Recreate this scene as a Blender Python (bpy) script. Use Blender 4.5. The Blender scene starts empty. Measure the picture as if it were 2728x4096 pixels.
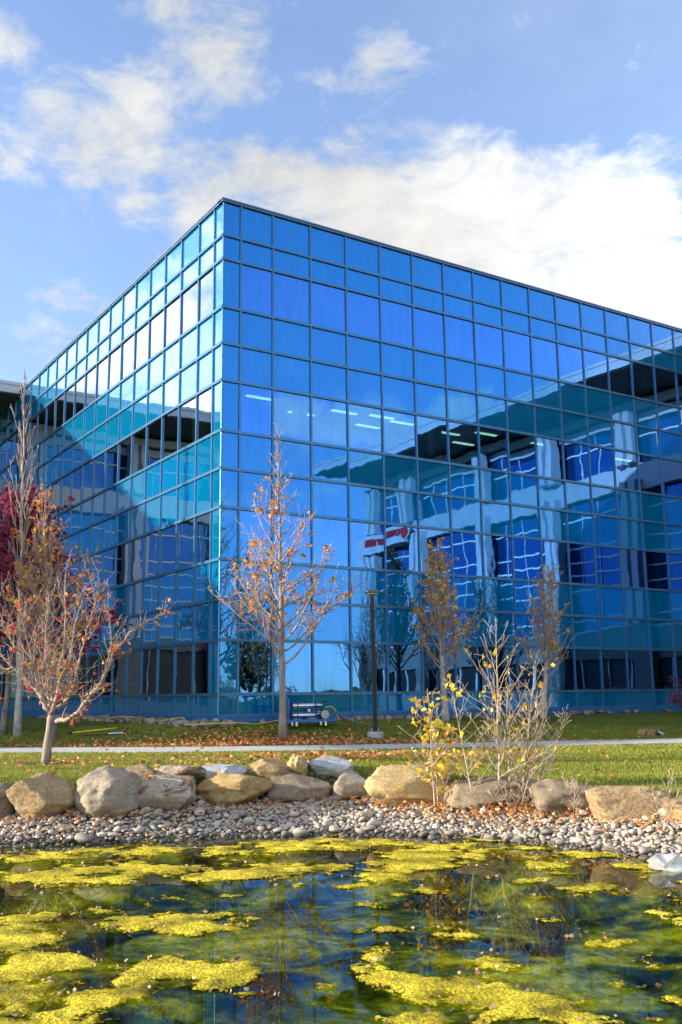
import bpy, math, random
import numpy as np
from mathutils import Vector, Matrix, noise as mnoise

SC = bpy.context.scene
COL = SC.collection
R = math.radians
EYE = 2.05                       # eye height above the pond
F_PX, PITCH, ROLL = 3957.26, 0.1844, -0.0118
AL, AR = -0.57457, 0.99623
CX, CY = -3.9657, 32.0           # building corner in plan
DL = np.array([math.sin(AL), math.cos(AL)])
DR = np.array([math.sin(AR), math.cos(AR)])
SUN_AZ, SUN_EL = R(-97.0), R(13.6)

# ------------------------------------------------------------------ geometry of the site
def st(s, t, h=0.0):
    """building frame (s along the right facade, t along the left one, h from eye level) -> world"""
    return (CX + s*DR[0] + t*DL[0], CY + s*DR[1] + t*DL[1], h + EYE)

def ray(px, py):
    u = (px-1364)/F_PX; v = -(py-2048)/F_PX
    c, s = math.cos(ROLL), math.sin(ROLL)
    u, v = c*u - s*v, s*u + c*v
    cp, sp = math.cos(PITCH), math.sin(PITCH)
    return u, cp - sp*v, sp + cp*v

def at_z(px, py, zrel):
    X, Y, Z = ray(px, py); k = zrel/Z
    return k*X, k*Y

def at_y(px, py, Y0):
    X, Y, Z = ray(px, py); k = Y0/Y
    return k*X, Y0, k*Z + EYE

SHORE_X = [-40, -8, -4.96, -3.93, -2.52, -1.44, -0.06, 1.56, 2.83, 3.61, 4.19, 6.5, 9, 40]
SHORE_Y = [12.5, 14.3, 14.86, 15.0, 15.3, 15.6, 15.62, 15.26, 14.3, 13.35, 12.9, 10.9, 8.8, 4]
ROCK_X = [-40, -5.4, -4.55, -3.5, -2.7, -1.7, -0.77, 0.1, 0.9, 1.85, 3.25, 3.95, 4.4, 6.6, 9, 40]
ROCK_Y = [13.8, 15.97, 15.6, 15.65, 16.04, 16.46, 16.85, 17.1, 16.75, 16.1, 15.28, 14.45, 13.7, 11.9, 9.9, 5]
PATH_X = [-60, -10, -4.5, 0, 4.5, 9.5, 60]
PATH_N = [32.5, 27.9, 26.9, 27.0, 27.7, 28.4, 36]
PATH_F = [35.0, 30.4, 29.5, 29.6, 30.3, 31.0, 38.5]

def smooth(a):
    a = np.clip(a, 0, 1); return a*a*(3-2*a)

def ground(x, y):
    """ground height in world z (numpy)"""
    x = np.asarray(x, float); y = np.asarray(y, float)
    ys = np.interp(x, SHORE_X, SHORE_Y); yb = np.interp(x, ROCK_X, ROCK_Y)
    pn = np.interp(x, PATH_X, PATH_N); pf = np.interp(x, PATH_X, PATH_F)
    ze = np.interp(x, [-40, 0, 3.6, 40], [-1.28, -1.28, -1.43, -1.43])
    z = np.full(x.shape, -2.05)
    w = (y-ys)/np.maximum(yb-ys, .2)
    z = np.where(y < ys, -2.05 - np.minimum(.55, (ys-y)*.28), -2.05 + .3*np.clip(w, 0, 1))
    k = smooth((y-yb-.15)/1.1)
    z = np.where(y > yb, -1.75 + (ze+1.75)*k, z)
    k2 = smooth((y-yb-1.3)/np.maximum(pn-yb-1.3, .5))
    z = np.where(y > yb+1.3, ze + (-1.42-ze)*k2, z)
    s = (x-CX)*DR[0] + (y-CY)*DR[1]; t = (x-CX)*DL[0] + (y-CY)*DL[1]
    db = np.where((s < 0) & (t < 0), np.hypot(s, t), np.maximum(-s, -t)); db = np.maximum(db, 0)
    q = np.maximum(y-pf, 0); k3 = smooth(q/(q+db+1e-3))
    z = np.where(y > pn, -1.42 + .61*k3, z)
    kn = smooth((3.4-y)/1.8)                                   # near bank under the camera
    z = np.where(y < 3.4, -2.6 + 1.0*kn, z)
    z = np.where((y > 3.4) & (y < 5.6), -2.6, z)
    z = z + 3.2*smooth(1-np.hypot((x-78)/44, (y+12)/34)/1.)
    return z + EYE

def gz(x, y): return float(ground(np.array([x]), np.array([y]))[0])

def at(px, py):
    """point of the ground seen at a pixel of the 2728 x 4096 photograph"""
    X, Y, Z = ray(px, py)
    k = np.linspace(8, 60, 5200)
    d = Z*k + EYE - ground(X*k, Y*k)
    i = int(np.argmax(d < 0)); kk = k[i]
    return X*kk, Y*kk, gz(X*kk, Y*kk)

# ------------------------------------------------------------------ nodes
class NT:
    def __init__(self, tree):
        self.t = tree; self.n = tree.nodes; self.l = tree.links; self.n.clear()
    def add(self, typ, **kw):
        nd = self.n.new(typ); ins = kw.pop('ins', {})
        for k, v in kw.items(): setattr(nd, k, v)
        for k, v in ins.items(): self.set(nd, k, v)
        return nd
    def set(self, nd, k, v):
        s = nd.inputs[k]
        if isinstance(v, bpy.types.NodeSocket): self.l.new(v, s)
        elif isinstance(v, bpy.types.Node): self.l.new(v.outputs[0], s)
        else: s.default_value = v
    def math(self, op, a, b=None, c=None, clamp=False):
        nd = self.add('ShaderNodeMath', operation=op, use_clamp=clamp)
        for i, v in enumerate((a, b, c)):
            if v is not None: self.set(nd, i, v)
        return nd.outputs[0]
    def vmath(self, op, a, b=None, scale=None):
        nd = self.add('ShaderNodeVectorMath', operation=op)
        self.set(nd, 0, a)
        if b is not None: self.set(nd, 1, b)
        if scale is not None: self.set(nd, 'Scale', scale)
        return nd.outputs[0] if op not in ('LENGTH', 'DOT_PRODUCT') else nd.outputs['Value']
    def noise(self, vec, scale, detail=3, rough=.5, dist=0.0, out='Fac'):
        nd = self.add('ShaderNodeTexNoise', ins={'Scale': scale, 'Detail': detail, 'Roughness': rough, 'Distortion': dist})
        if vec is not None: self.set(nd, 'Vector', vec)
        return nd.outputs[out]
    def ramp(self, fac, stops, interp='LINEAR'):
        nd = self.add('ShaderNodeValToRGB'); cr = nd.color_ramp; cr.interpolation = interp
        while len(cr.elements) < len(stops): cr.elements.new(.5)
        for e, (p, c) in zip(cr.elements, stops):
            e.position = p; e.color = (*c, 1) if len(c) == 3 else c
        self.set(nd, 0, fac); return nd.outputs[0]
    def mixc(self, fac, a, b, blend='MIX'):
        nd = self.add('ShaderNodeMix', data_type='RGBA', blend_type=blend)
        self.set(nd, 0, fac)
        for k, v in ((6, a), (7, b)):
            if isinstance(v, tuple) and len(v) == 3: v = (*v, 1)
            self.set(nd, k, v)
        return nd.outputs[2]
    def maprange(self, v, a, b, c=0., d=1., smooth=False):
        nd = self.add('ShaderNodeMapRange', interpolation_type='SMOOTHSTEP' if smooth else 'LINEAR')
        for i, x in enumerate((v, a, b, c, d)): self.set(nd, i, x)
        return nd.outputs[0]

def new_mat(name):
    m = bpy.data.materials.new(name); m.use_nodes = True
    nt = NT(m.node_tree); nt.out = nt.add('ShaderNodeOutputMaterial')
    return m, nt

def principled(nt, color, rough=.6, metallic=0., spec=.5, normal=None, **kw):
    p = nt.add('ShaderNodeBsdfPrincipled')
    if isinstance(color, tuple) and len(color) == 3: color = (*color, 1)
    nt.set(p, 'Base Color', color); nt.set(p, 'Roughness', rough); nt.set(p, 'Metallic', metallic)
    nt.set(p, 'Specular IOR Level', spec)
    if normal is not None: nt.set(p, 'Normal', normal)
    for k, v in kw.items(): nt.set(p, k, v)
    nt.l.new(p.outputs[0], nt.out.inputs[0]); return p

def bump(nt, height, strength=.5, dist=.02):
    return nt.add('ShaderNodeBump', ins={'Height': height, 'Strength': strength, 'Distance': dist}).outputs[0]

def simple(name, color, rough=.6, metallic=0., var=.12, scale=6., bmp=0., spec=.5):
    m, nt = new_mat(name)
    pos = nt.add('ShaderNodeNewGeometry').outputs['Position']
    n = nt.noise(pos, scale, 4, .6)
    lo = tuple(c*(1-var) for c in color); hi = tuple(min(1, c*(1+var)) for c in color)
    c = nt.ramp(n, [(.3, lo), (.7, hi)])
    nrm = bump(nt, nt.noise(pos, scale*6, 4, .6), bmp, .02) if bmp else None
    principled(nt, c, rough, metallic, spec, nrm)
    return m

# ------------------------------------------------------------------ mesh helper
class MB:
    def __init__(self): self.v = []; self.f = []; self.mi = []; self.col = []
    def quad(self, a, b, c, d, mi=0):
        i = len(self.v); self.v += [tuple(a), tuple(b), tuple(c), tuple(d)]; self.f.append((i, i+1, i+2, i+3)); self.mi.append(mi)
    def hexa(self, P, mi=0):
        """8 points: bottom ring 0-3, top ring 4-7"""
        i = len(self.v); self.v += [tuple(p) for p in P]
        for f in ((3, 2, 1, 0), (4, 5, 6, 7), (0, 1, 5, 4), (1, 2, 6, 5), (2, 3, 7, 6), (3, 0, 4, 7)):
            self.f.append(tuple(i+k for k in f)); self.mi.append(mi)
    def box(self, fr, a0, a1, b0, b1, c0, c1, mi=0):
        self.hexa([fr(a0, b0, c0), fr(a1, b0, c0), fr(a1, b1, c0), fr(a0, b1, c0), fr(a0, b0, c1), fr(a1, b0, c1), fr(a1, b1, c1), fr(a0, b1, c1)], mi)
    def tube(self, pts, rad, k=6, cap=True, mi=0):
        pts = [Vector(p) for p in pts]; n = len(pts)
        if n < 2: return
        base = len(self.v)
        d = (pts[1]-pts[0]).normalized()
        up = Vector((0, 0, 1)) if abs(d.z) < .9 else Vector((1, 0, 0))
        x = d.cross(up).normalized()
        for i, p in enumerate(pts):
            if i == 0: d = pts[1]-pts[0]
            elif i == n-1: d = pts[-1]-pts[-2]
            else: d = pts[i+1]-pts[i-1]
            d = d.normalized() if d.length > 1e-9 else Vector((0, 0, 1))
            x = (x - d*x.dot(d))
            x = x.normalized() if x.length > 1e-6 else d.orthogonal().normalized()
            y = d.cross(x); r = rad[i] if not isinstance(rad, (int, float)) else rad
            for j in range(k):
                a = 2*math.pi*j/k; q = p + (x*math.cos(a) + y*math.sin(a))*r
                self.v.append((q.x, q.y, q.z))
        for i in range(n-1):
            for j in range(k):
                j2 = (j+1) % k
                self.f.append((base+i*k+j, base+i*k+j2, base+(i+1)*k+j2, base+(i+1)*k+j)); self.mi.append(mi)
        if cap and k > 2:
            self.f.append(tuple(base+j for j in reversed(range(k)))); self.mi.append(mi)
            self.f.append(tuple(base+(n-1)*k+j for j in range(k))); self.mi.append(mi)
    def lathe(self, c, prof, k=24, axis=None, mi=0):
        """prof: list of (r, z) along axis from c"""
        c = Vector(c); ax = Vector(axis).normalized() if axis else Vector((0, 0, 1))
        x = ax.orthogonal().normalized(); y = ax.cross(x); b = len(self.v)
        for r, z in prof:
            for j in range(k):
                a = 2*math.pi*j/k; q = c + ax*z + (x*math.cos(a)+y*math.sin(a))*max(r, 1e-4); self.v.append(tuple(q))
        for i in range(len(prof)-1):
            for j in range(k):
                j2 = (j+1) % k; self.f.append((b+i*k+j, b+i*k+j2, b+(i+1)*k+j2, b+(i+1)*k+j)); self.mi.append(mi)
        self.f.append(tuple(b+j for j in reversed(range(k)))); self.mi.append(mi)
        self.f.append(tuple(b+(len(prof)-1)*k+j for j in range(k))); self.mi.append(mi)
    def leaf(self, p, d, s, rng, mi=0):
        """a folded leaf: two triangles pairs about a midrib"""
        p = Vector(p); d = Vector(d)
        d = d.normalized() if d.length > 1e-6 else Vector((0, 0, -1))
        x = d.cross(Vector((rng.uniform(-1, 1), rng.uniform(-1, 1), rng.uniform(-1, 1))))
        x = x.normalized() if x.length > 1e-6 else d.orthogonal().normalized()
        y = d.cross(x); w = s*rng.uniform(.3, .42); f = s*rng.uniform(.05, .22)
        i = len(self.v)
        self.v += [tuple(p), tuple(p+d*s*.45+x*w+y*f), tuple(p+d*s+y*rng.uniform(-.1, .25)*s), tuple(p+d*s*.45-x*w+y*f)]
        self.f += [(i, i+1, i+2), (i, i+2, i+3)]; self.mi += [mi, mi]
    def build(self, name, mat, parent=None, smooth_=False, origin=None):
        me = bpy.data.meshes.new(name)
        v = np.array(self.v, float).reshape(-1, 3)
        if origin is None and parent is not None: origin = parent.get('_o')
        if origin is not None: v = v - np.array(list(origin), float)
        me.from_pydata([tuple(q) for q in v.tolist()] if len(v) < 200000 else v.tolist(), [], self.f)
        for m in (mat if isinstance(mat, (list, tuple)) else [mat]): me.materials.append(m)
        if any(self.mi): me.polygons.foreach_set('material_index', self.mi)
        if smooth_: me.polygons.foreach_set('use_smooth', [True]*len(me.polygons))
        me.update()
        o = bpy.data.objects.new(name, me); COL.objects.link(o)
        if parent is not None: o.parent = parent
        elif origin is not None: o.location = tuple(origin)
        return o

def thing(name, label, cat, loc, group=None):
    o = bpy.data.objects.new(name, None); COL.objects.link(o)
    o.location = loc; o.empty_display_size = .2
    o['label'] = label; o['category'] = cat; o['_o'] = [float(a) for a in loc]
    if group: o['group'] = group
    return o
def tag(o, label=None, cat=None, group=None, kind=None):
    for k, v in (('label', label), ('category', cat), ('group', group), ('kind', kind)):
        if v: o[k] = v
    return o
def ident(a, b, c): return (a, b, c)

# ------------------------------------------------------------------ materials
def mat_glass(name, back, trans=False, refl=.50):
    m, nt = new_mat(name)
    geo = nt.add('ShaderNodeNewGeometry'); pos = geo.outputs['Position']
    mp = nt.add('ShaderNodeMapping', ins={'Vector': pos, 'Scale': (1., 1., .55)})
    w1 = nt.noise(mp.outputs[0], 1.25, 2.2, .5, .2, 'Color')
    d = nt.vmath('SUBTRACT', w1, (.5, .5, .5))
    d = nt.vmath('SCALE', d, scale=.0145)
    nrm = nt.vmath('NORMALIZE', nt.vmath('ADD', geo.outputs['Normal'], d))
    lw = nt.add('ShaderNodeLayerWeight', ins={'Blend': .5})
    tint = nt.mixc(nt.maprange(lw.outputs['Facing'], .30, .74, 0, 1, True), (.10, .31, .74), (.90, .95, 1.))
    rnd = geo.outputs['Random Per Island']
    tint = nt.mixc(nt.math('MULTIPLY', rnd, .22), tint, (.03, .20, .55))
    grime = nt.noise(nt.add('ShaderNodeMapping', ins={'Vector': pos, 'Scale': (2.2, 2.2, .3)}).outputs[0], 2.4, 5, .65)
    gl = nt.add('ShaderNodeBsdfGlossy', ins={'Color': tint, 'Roughness': nt.maprange(grime, .55, .8, .010, .05), 'Normal': nrm})
    f = nt.math('POWER', lw.outputs['Facing'], 3.)
    fac = nt.math('ADD', nt.math('MULTIPLY', f, .3), nt.math('SUBTRACT', refl, nt.math('MULTIPLY', nt.maprange(grime, .5, .8), .14)), clamp=True)
    if trans:
        b = nt.add('ShaderNodeBsdfTransparent', ins={'Color': (.22, .52, .56, 1)})
    else:
        n = nt.noise(nt.add('ShaderNodeMapping', ins={'Vector': pos, 'Scale': (3., 3., .35)}).outputs[0], 1.5, 4, .6)
        c = nt.mixc(nt.maprange(n, .35, .8), back, tuple(min(1, q*1.12) for q in back))
        b = nt.add('ShaderNodeBsdfDiffuse', ins={'Color': c})
    mx = nt.add('ShaderNodeMixShader', ins={0: fac, 1: b, 2: gl})
    nt.l.new(mx.outputs[0], nt.out.inputs[0]); return m

M = {}
M['spandrel'] = mat_glass('spandrel_glass', (.001, .19, .40))
M['window'] = mat_glass('window_glass', (0, 0, 0), True, .74)
M['wing_glass'] = mat_glass('wing_glass', (.008, .05, .16), False, .34)
M['frame'] = simple('blue_metal_frame', (.07, .19, .33), .32, .55, .10, 3)
M['trim'] = simple('blue_base_trim', (.03, .15, .36), .4, .2, .1, 3)
M['coping'] = simple('roof_coping', (.13, .19, .27), .35, .6, .12, 2)
M['concrete'] = simple('concrete', (.42, .40, .36), .85, 0, .18, 5, .3)
M['interior'] = simple('interior_wall', (.20, .22, .22), .9, 0, .1, 1)
M['ceiling'] = simple('office_ceiling', (.34, .35, .35), .9, 0, .05, 1)
M['carpet'] = simple('office_floor', (.06, .07, .08), .95, 0, .1, 3)
M['white_panel'] = simple('white_metal_panel', (.50, .51, .56), .5, 0, .07, .5)
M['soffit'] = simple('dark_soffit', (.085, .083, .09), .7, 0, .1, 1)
M['stone'] = simple('grey_stone_cladding', (.16, .155, .14), .85, 0, .3, 4, .5)
M['white_paint'] = simple('white_paint', (.78, .78, .77), .5, 0, .03, 3)
M['red_paint'] = simple('red_sign_paint', (.55, .015, .03), .4, 0, .05, 4)
M['bronze'] = simple('dark_bronze_paint', (.010, .008, .007), .5, .2, .15, 6)
M['lamp_head'] = simple('lamp_housing', (.16, .13, .10), .45, .3, .15, 8)
M['lens'] = simple('lamp_lens', (.6, .58, .5), .2, 0, .05, 6)
M['blue_paint'] = simple('blue_cart_paint', (.03, .16, .50), .4, .1, .12, 8)
M['steel'] = simple('brushed_steel', (.72, .70, .76), .22, 1., .08, 10)
M['black'] = simple('black_rubber', (.012, .012, .013), .5, 0, .2, 10)
M['grey_plastic'] = simple('grey_wheel_plastic', (.45, .45, .45), .5, 0, .06, 10)
M['yellow'] = simple('yellow_plastic', (.72, .62, .02), .45, 0, .05, 10)
M['red_hose'] = simple('red_hose', (.30, .02, .07), .45, 0, .05, 10)
M['green_hose'] = simple('green_hose', (.0, .23, .15), .45, 0, .05, 10)
M['cardboard'] = simple('brown_cardboard', (.36, .18, .09), .8, 0, .12, 9)
M['tape'] = simple('clear_tape', (.75, .72, .72), .25, 0, .03, 9)
M['soil'] = simple('dark_soil', (.022, .017, .013), .95, 0, .4, 14, .8)
M['skin'] = simple('skin', (.45, .25, .17), .6, 0, .05, 9)
M['hi_vis'] = simple('orange_hi_vis', (.75, .10, .02), .6, 0, .08, 9)
M['hi_vis_band'] = simple('yellow_reflective_band', (.75, .72, .05), .4, 0, .05, 9)
M['dark_cloth'] = simple('dark_trousers', (.02, .025, .05), .85, 0, .2, 12)

def emit_mat(name, col, st_):
    m, nt = new_mat(name)
    e = nt.add('ShaderNodeEmission', ins={'Color': (*col, 1), 'Strength': st_}); nt.l.new(e.outputs[0], nt.out.inputs[0]); return m
M['tube_light'] = emit_mat('fluorescent_light', (1., .95, .80), 2.2)

def mat_bark(name, c1, c2, scale=9., stretch=.25):
    m, nt = new_mat(name)
    pos = nt.add('ShaderNodeNewGeometry').outputs['Position']
    mp = nt.add('ShaderNodeMapping', ins={'Vector': pos, 'Scale': (1., 1., stretch)}).outputs[0]
    n = nt.noise(mp, scale, 5, .65); n2 = nt.noise(mp, scale*5, 3, .6)
    c = nt.ramp(n, [(.35, c1), (.65, c2)])
    c = nt.mixc(nt.maprange(n2, .55, .75, 0, .5), c, tuple(q*.45 for q in c1))
    principled(nt, c, .85, 0, .3, bump(nt, n2, .6, .015)); return m
M['bark_maple'] = mat_bark('grey_brown_bark', (.20, .15, .115), (.36, .29, .23))
M['bark_crab'] = mat_bark('rough_grey_bark', (.22, .165, .13), (.42, .33, .27), 14.)
M['bark_pale'] = mat_bark('pale_smooth_bark', (.34, .28, .24), (.56, .49, .43), 7., .8)
M['bark_plum'] = mat_bark('dark_plum_bark', (.14, .115, .10), (.34, .28, .25), 8., .8)
M['bark_birch'] = mat_bark('cream_birch_bark', (.34, .26, .17), (.54, .44, .31), 10., .6)
M['twig'] = mat_bark('pale_twigs', (.32, .215, .16), (.50, .375, .30), 6., .6)
M['twig_birch'] = mat_bark('cream_twigs', (.34, .25, .17), (.56, .45, .33), 6., .6)
M['bark_dark'] = mat_bark('dark_bark', (.05, .04, .035), (.12, .10, .08))

def mat_leaf(name, stops, transl=.35):
    m, nt = new_mat(name)
    pos = nt.add('ShaderNodeNewGeometry')
    rnd = pos.outputs['Random Per Island']
    c = nt.ramp(rnd, stops)
    d = nt.add('ShaderNodeBsdfPrincipled', ins={'Base Color': c, 'Roughness': .55, 'Specular IOR Level': .3})
    t = nt.add('ShaderNodeBsdfTranslucent', ins={'Color': c})
    mx = nt.add('ShaderNodeMixShader', ins={0: transl, 1: d.outputs[0], 2: t.outputs[0]})
    nt.l.new(mx.outputs[0], nt.out.inputs[0]); return m
M['leaf_orange'] = mat_leaf('orange_leaves', [(0, (.42, .15, .03)), (.4, (.70, .28, .04)), (.75, (.82, .38, .05)), (1, (.88, .60, .06))])
M['leaf_mixed'] = mat_leaf('orange_red_leaves', [(0, (.42, .16, .05)), (.45, (.66, .27, .06)), (.75, (.80, .36, .05)), (.87, (.72, .05, .06)), (1, (.85, .58, .06))])
M['leaf_crab'] = mat_leaf('crab_leaves', [(0, (.45, .02, .05)), (.5, (.62, .06, .07)), (.75, (.70, .20, .02)), (1, (.70, .35, .02))])
M['leaf_bright'] = mat_leaf('bright_orange_leaves', [(0, (.62, .26, .05)), (.4, (.88, .46, .09)), (.8, (.92, .60, .14)), (1, (.92, .74, .2))], .45)
M['leaf_crab_mix'] = mat_leaf('tan_and_red_leaves', [(0, (.45, .18, .07)), (.5, (.68, .30, .08)), (.72, (.75, .40, .06)), (.8, (.70, .06, .07)), (1, (.74, .08, .06))])
M['leaf_plum'] = mat_leaf('crimson_leaves', [(0, (.13, .015, .04)), (.5, (.32, .025, .085)), (1, (.66, .06, .19))], .3)
M['leaf_yellow'] = mat_leaf('yellow_leaves', [(0, (.60, .26, .02)), (.3, (.82, .46, .02)), (.75, (.88, .68, .04)), (1, (.60, .64, .05))])
M['leaf_evergreen'] = mat_leaf('evergreen_needles', [(0, (.015, .04, .02)), (1, (.04, .09, .04))], .1)
M['leaf_litter'] = mat_leaf('fallen_leaves', [(0, (.28, .08, .03)), (.35, (.55, .20, .06)), (.7, (.72, .36, .12)), (.9, (.62, .42, .16)), (1, (.40, .04, .03))], .2)
M['leaf_pale'] = mat_leaf('pale_wet_leaves', [(0, (.22, .09, .05)), (.5, (.42, .24, .13)), (1, (.55, .40, .25))], .1)

def mat_grass_ground():
    m, nt = new_mat('lawn_turf')
    pos = nt.add('ShaderNodeNewGeometry').outputs['Position']
    n1 = nt.noise(pos, .7, 5, .7); n2 = nt.noise(pos, 9, 4, .7); n3 = nt.noise(pos, 60, 3, .7)
    a = nt.ramp(n1, [(.35, (.10, .16, .018)), (.65, (.20, .23, .03))])
    a = nt.mixc(nt.maprange(n2, .5, .75, 0, .6), a, (.13, .12, .025))
    a = nt.mixc(nt.maprange(n3, .3, .7, .4, 0), a, (.04, .07, .01))
    principled(nt, a, .9, 0, .2, bump(nt, n3, 1., .05)); return m
M['turf'] = mat_grass_ground()
def mat_blade():
    m, nt = new_mat('grass_blades')
    geo = nt.add('ShaderNodeNewGeometry')
    c = nt.ramp(geo.outputs['Random Per Island'], [(0, (.12, .18, .018)), (.5, (.24, .28, .03)), (.85, (.36, .34, .05)), (1, (.46, .40, .13))])
    n1 = nt.noise(nt.add('ShaderNodeMapping', ins={'Vector': geo.outputs['Position'], 'Scale': (.5, 1.5, 1.)}).outputs[0], 1.0, 5, .7)
    c = nt.mixc(nt.maprange(n1, .45, .62, 0, .7), c, (.40, .37, .06))
    c = nt.mixc(nt.maprange(n1, .42, .30, 0, .6), c, (.07, .12, .014))
    d = nt.add('ShaderNodeBsdfPrincipled', ins={'Base Color': c, 'Roughness': .5, 'Specular IOR Level': .3})
    t = nt.add('ShaderNodeBsdfTranslucent', ins={'Color': c})
    mx = nt.add('ShaderNodeMixShader', ins={0: .35, 1: d.outputs[0], 2: t.outputs[0]})
    nt.l.new(mx.outputs[0], nt.out.inputs[0]); return m
M['blade'] = mat_blade()

def mat_bed():
    m, nt = new_mat('pond_bed')
    pos = nt.add('ShaderNodeNewGeometry').outputs['Position']
    n = nt.noise(pos, 1.1, 5, .6, .6); n2 = nt.noise(pos, 5, 4, .6, .4)
    c = nt.ramp(n, [(.39, (.007, .014, .002)), (.47, (.12, .16, .006)), (.55, (.45, .47, .016)), (.70, (.82, .77, .045))])
    c = nt.mixc(nt.maprange(n2, .32, .56, .7, 0), c, (.012, .02, .003))
    principled(nt, c, .9, 0, .1, bump(nt, n2, .8, .1)); return m
M['bed'] = mat_bed()
M['gravel'] = simple('gravel_soil', (.13, .11, .09), .95, 0, .5, 20, .8)

def mat_path():
    m, nt = new_mat('pale_concrete_path')
    pos = nt.add('ShaderNodeNewGeometry').outputs['Position']
    n = nt.noise(pos, 1.2, 5, .6); n2 = nt.noise(pos, 40, 3, .6)
    c = nt.ramp(n, [(.3, (.48, .46, .43)), (.7, (.60, .58, .54))])
    sx = nt.add('ShaderNodeSeparateXYZ', ins={0: pos})
    w = nt.math('PINGPONG', nt.math('ADD', sx.outputs[0], 100.), 1.5)
    c = nt.mixc(nt.maprange(w, .0, .022, .75, 0), c, (.10, .09, .08))
    principled(nt, c, .85, 0, .3, bump(nt, n2, .3, .01)); return m
M['path'] = mat_path()

def mat_pebble(attr):
    m, nt = new_mat('river_pebble' + ('_mass' if attr else ''))
    geo = nt.add('ShaderNodeNewGeometry')
    rnd = geo.outputs['Random Per Island'] if attr else nt.add('ShaderNodeObjectInfo').outputs['Random']
    c = nt.ramp(rnd, [(0, (.22, .19, .16)), (.25, (.41, .36, .29)), (.5, (.52, .45, .355)), (.75, (.60, .48, .35)), (.9, (.44, .31, .21)), (1, (.70, .63, .52))])
    n = nt.noise(geo.outputs['Position'], 30, 4, .6)
    c = nt.mixc(nt.maprange(n, .35, .65, .35, 0), c, (.13, .12, .11))
    z = nt.add('ShaderNodeSeparateXYZ', ins={0: geo.outputs['Position']}).outputs[2]
    wet = nt.maprange(z, .03, .085, .72, 0., True)                      # the wet waterline stain on the stones
    c = nt.mixc(wet, c, (.035, .03, .022))
    principled(nt, c, .7, 0, .35, bump(nt, n, .25, .01)); return m
M['pebble'] = mat_pebble(False); M['pebble_mass'] = mat_pebble(True)

def mat_boulder(name, c1, c2, dark, scale=3., stain=None):
    m, nt = new_mat(name)
    tc = nt.add('ShaderNodeTexCoord').outputs['Object']
    n = nt.noise(tc, scale, 7, .62, .3); n2 = nt.noise(tc, scale*7, 5, .7)
    mp = nt.add('ShaderNodeMapping', ins={'Vector': tc, 'Scale': (1., 1., 4.)}).outputs[0]
    n3 = nt.noise(mp, scale*1.2, 4, .6, .5)
    c = nt.ramp(n, [(.32, c1), (.62, c2)])
    c = nt.mixc(nt.maprange(n2, .45, .68, 0, .75), c, dark)
    c = nt.mixc(nt.maprange(n3, .55, .7, 0, .35), c, dark)
    if stain:
        n4 = nt.noise(tc, 2.1, 4, .6, .4); c = nt.mixc(nt.maprange(n4, .54, .6, 0, .85), c, stain)
    h = nt.math('ADD', nt.math('MULTIPLY', n2, .5), nt.math('ADD', n, nt.math('MULTIPLY', n3, .4)))
    principled(nt, c, .9, 0, .25, bump(nt, h, .7, .06)); return m
M['rock_tan'] = mat_boulder('tan_sandstone', (.31, .20, .095), (.45, .32, .17), (.14, .085, .045))
M['rock_grey'] = mat_boulder('grey_sandstone', (.31, .245, .165), (.43, .355, .26), (.15, .11, .075))
M['rock_gold'] = mat_boulder('golden_sandstone', (.34, .21, .07), (.46, .32, .14), (.20, .12, .05))
M['rock_yellow'] = mat_boulder('yellow_sandstone', (.46, .29, .10), (.56, .42, .22), (.30, .17, .06))
M['rock_brown'] = mat_boulder('brown_sandstone', (.21, .155, .10), (.34, .26, .17), (.12, .085, .055))
M['rock_rust'] = mat_boulder('rust_stained_sandstone', (.34, .27, .18), (.48, .40, .30), (.20, .14, .09), 3., (.12, .045, .015))
M['rock_pale'] = mat_boulder('pale_grey_rock', (.40, .39, .37), (.53, .52, .50), (.24, .23, .22))
M['cobble'] = mat_boulder('reddish_cobble', (.22, .14, .11), (.38, .29, .24), (.14, .10, .08), 5.)
M['cobble_pale'] = mat_boulder('pale_cobble', (.34, .29, .25), (.48, .42, .36), (.20, .16, .13), 5.)

def mat_water():
    m, nt = new_mat('pond_water')
    geo = nt.add('ShaderNodeNewGeometry')
    w = nt.noise(geo.outputs['Position'], 1.3, 2, .5, 0, 'Color')
    d = nt.vmath('SCALE', nt.vmath('SUBTRACT', w, (.5, .5, .5)), scale=.0035)
    nrm = nt.vmath('NORMALIZE', nt.vmath('ADD', geo.outputs['Normal'], d))
    fr = nt.add('ShaderNodeFresnel', ins={'IOR': 1.33, 'Normal': nrm})
    fr = nt.math('MULTIPLY', fr.outputs[0], .72)
    gl = nt.add('ShaderNodeBsdfGlossy', ins={'Color': (1, 1, 1, 1), 'Roughness': .008, 'Normal': nrm})
    tr = nt.add('ShaderNodeBsdfTransparent', ins={'Color': (.90, .93, .48, 1)})
    mx = nt.add('ShaderNodeMixShader', ins={0: fr, 1: tr.outputs[0], 2: gl.outputs[0]})
    nt.l.new(mx.outputs[0], nt.out.inputs[0]); return m
M['water'] = mat_water()
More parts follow.
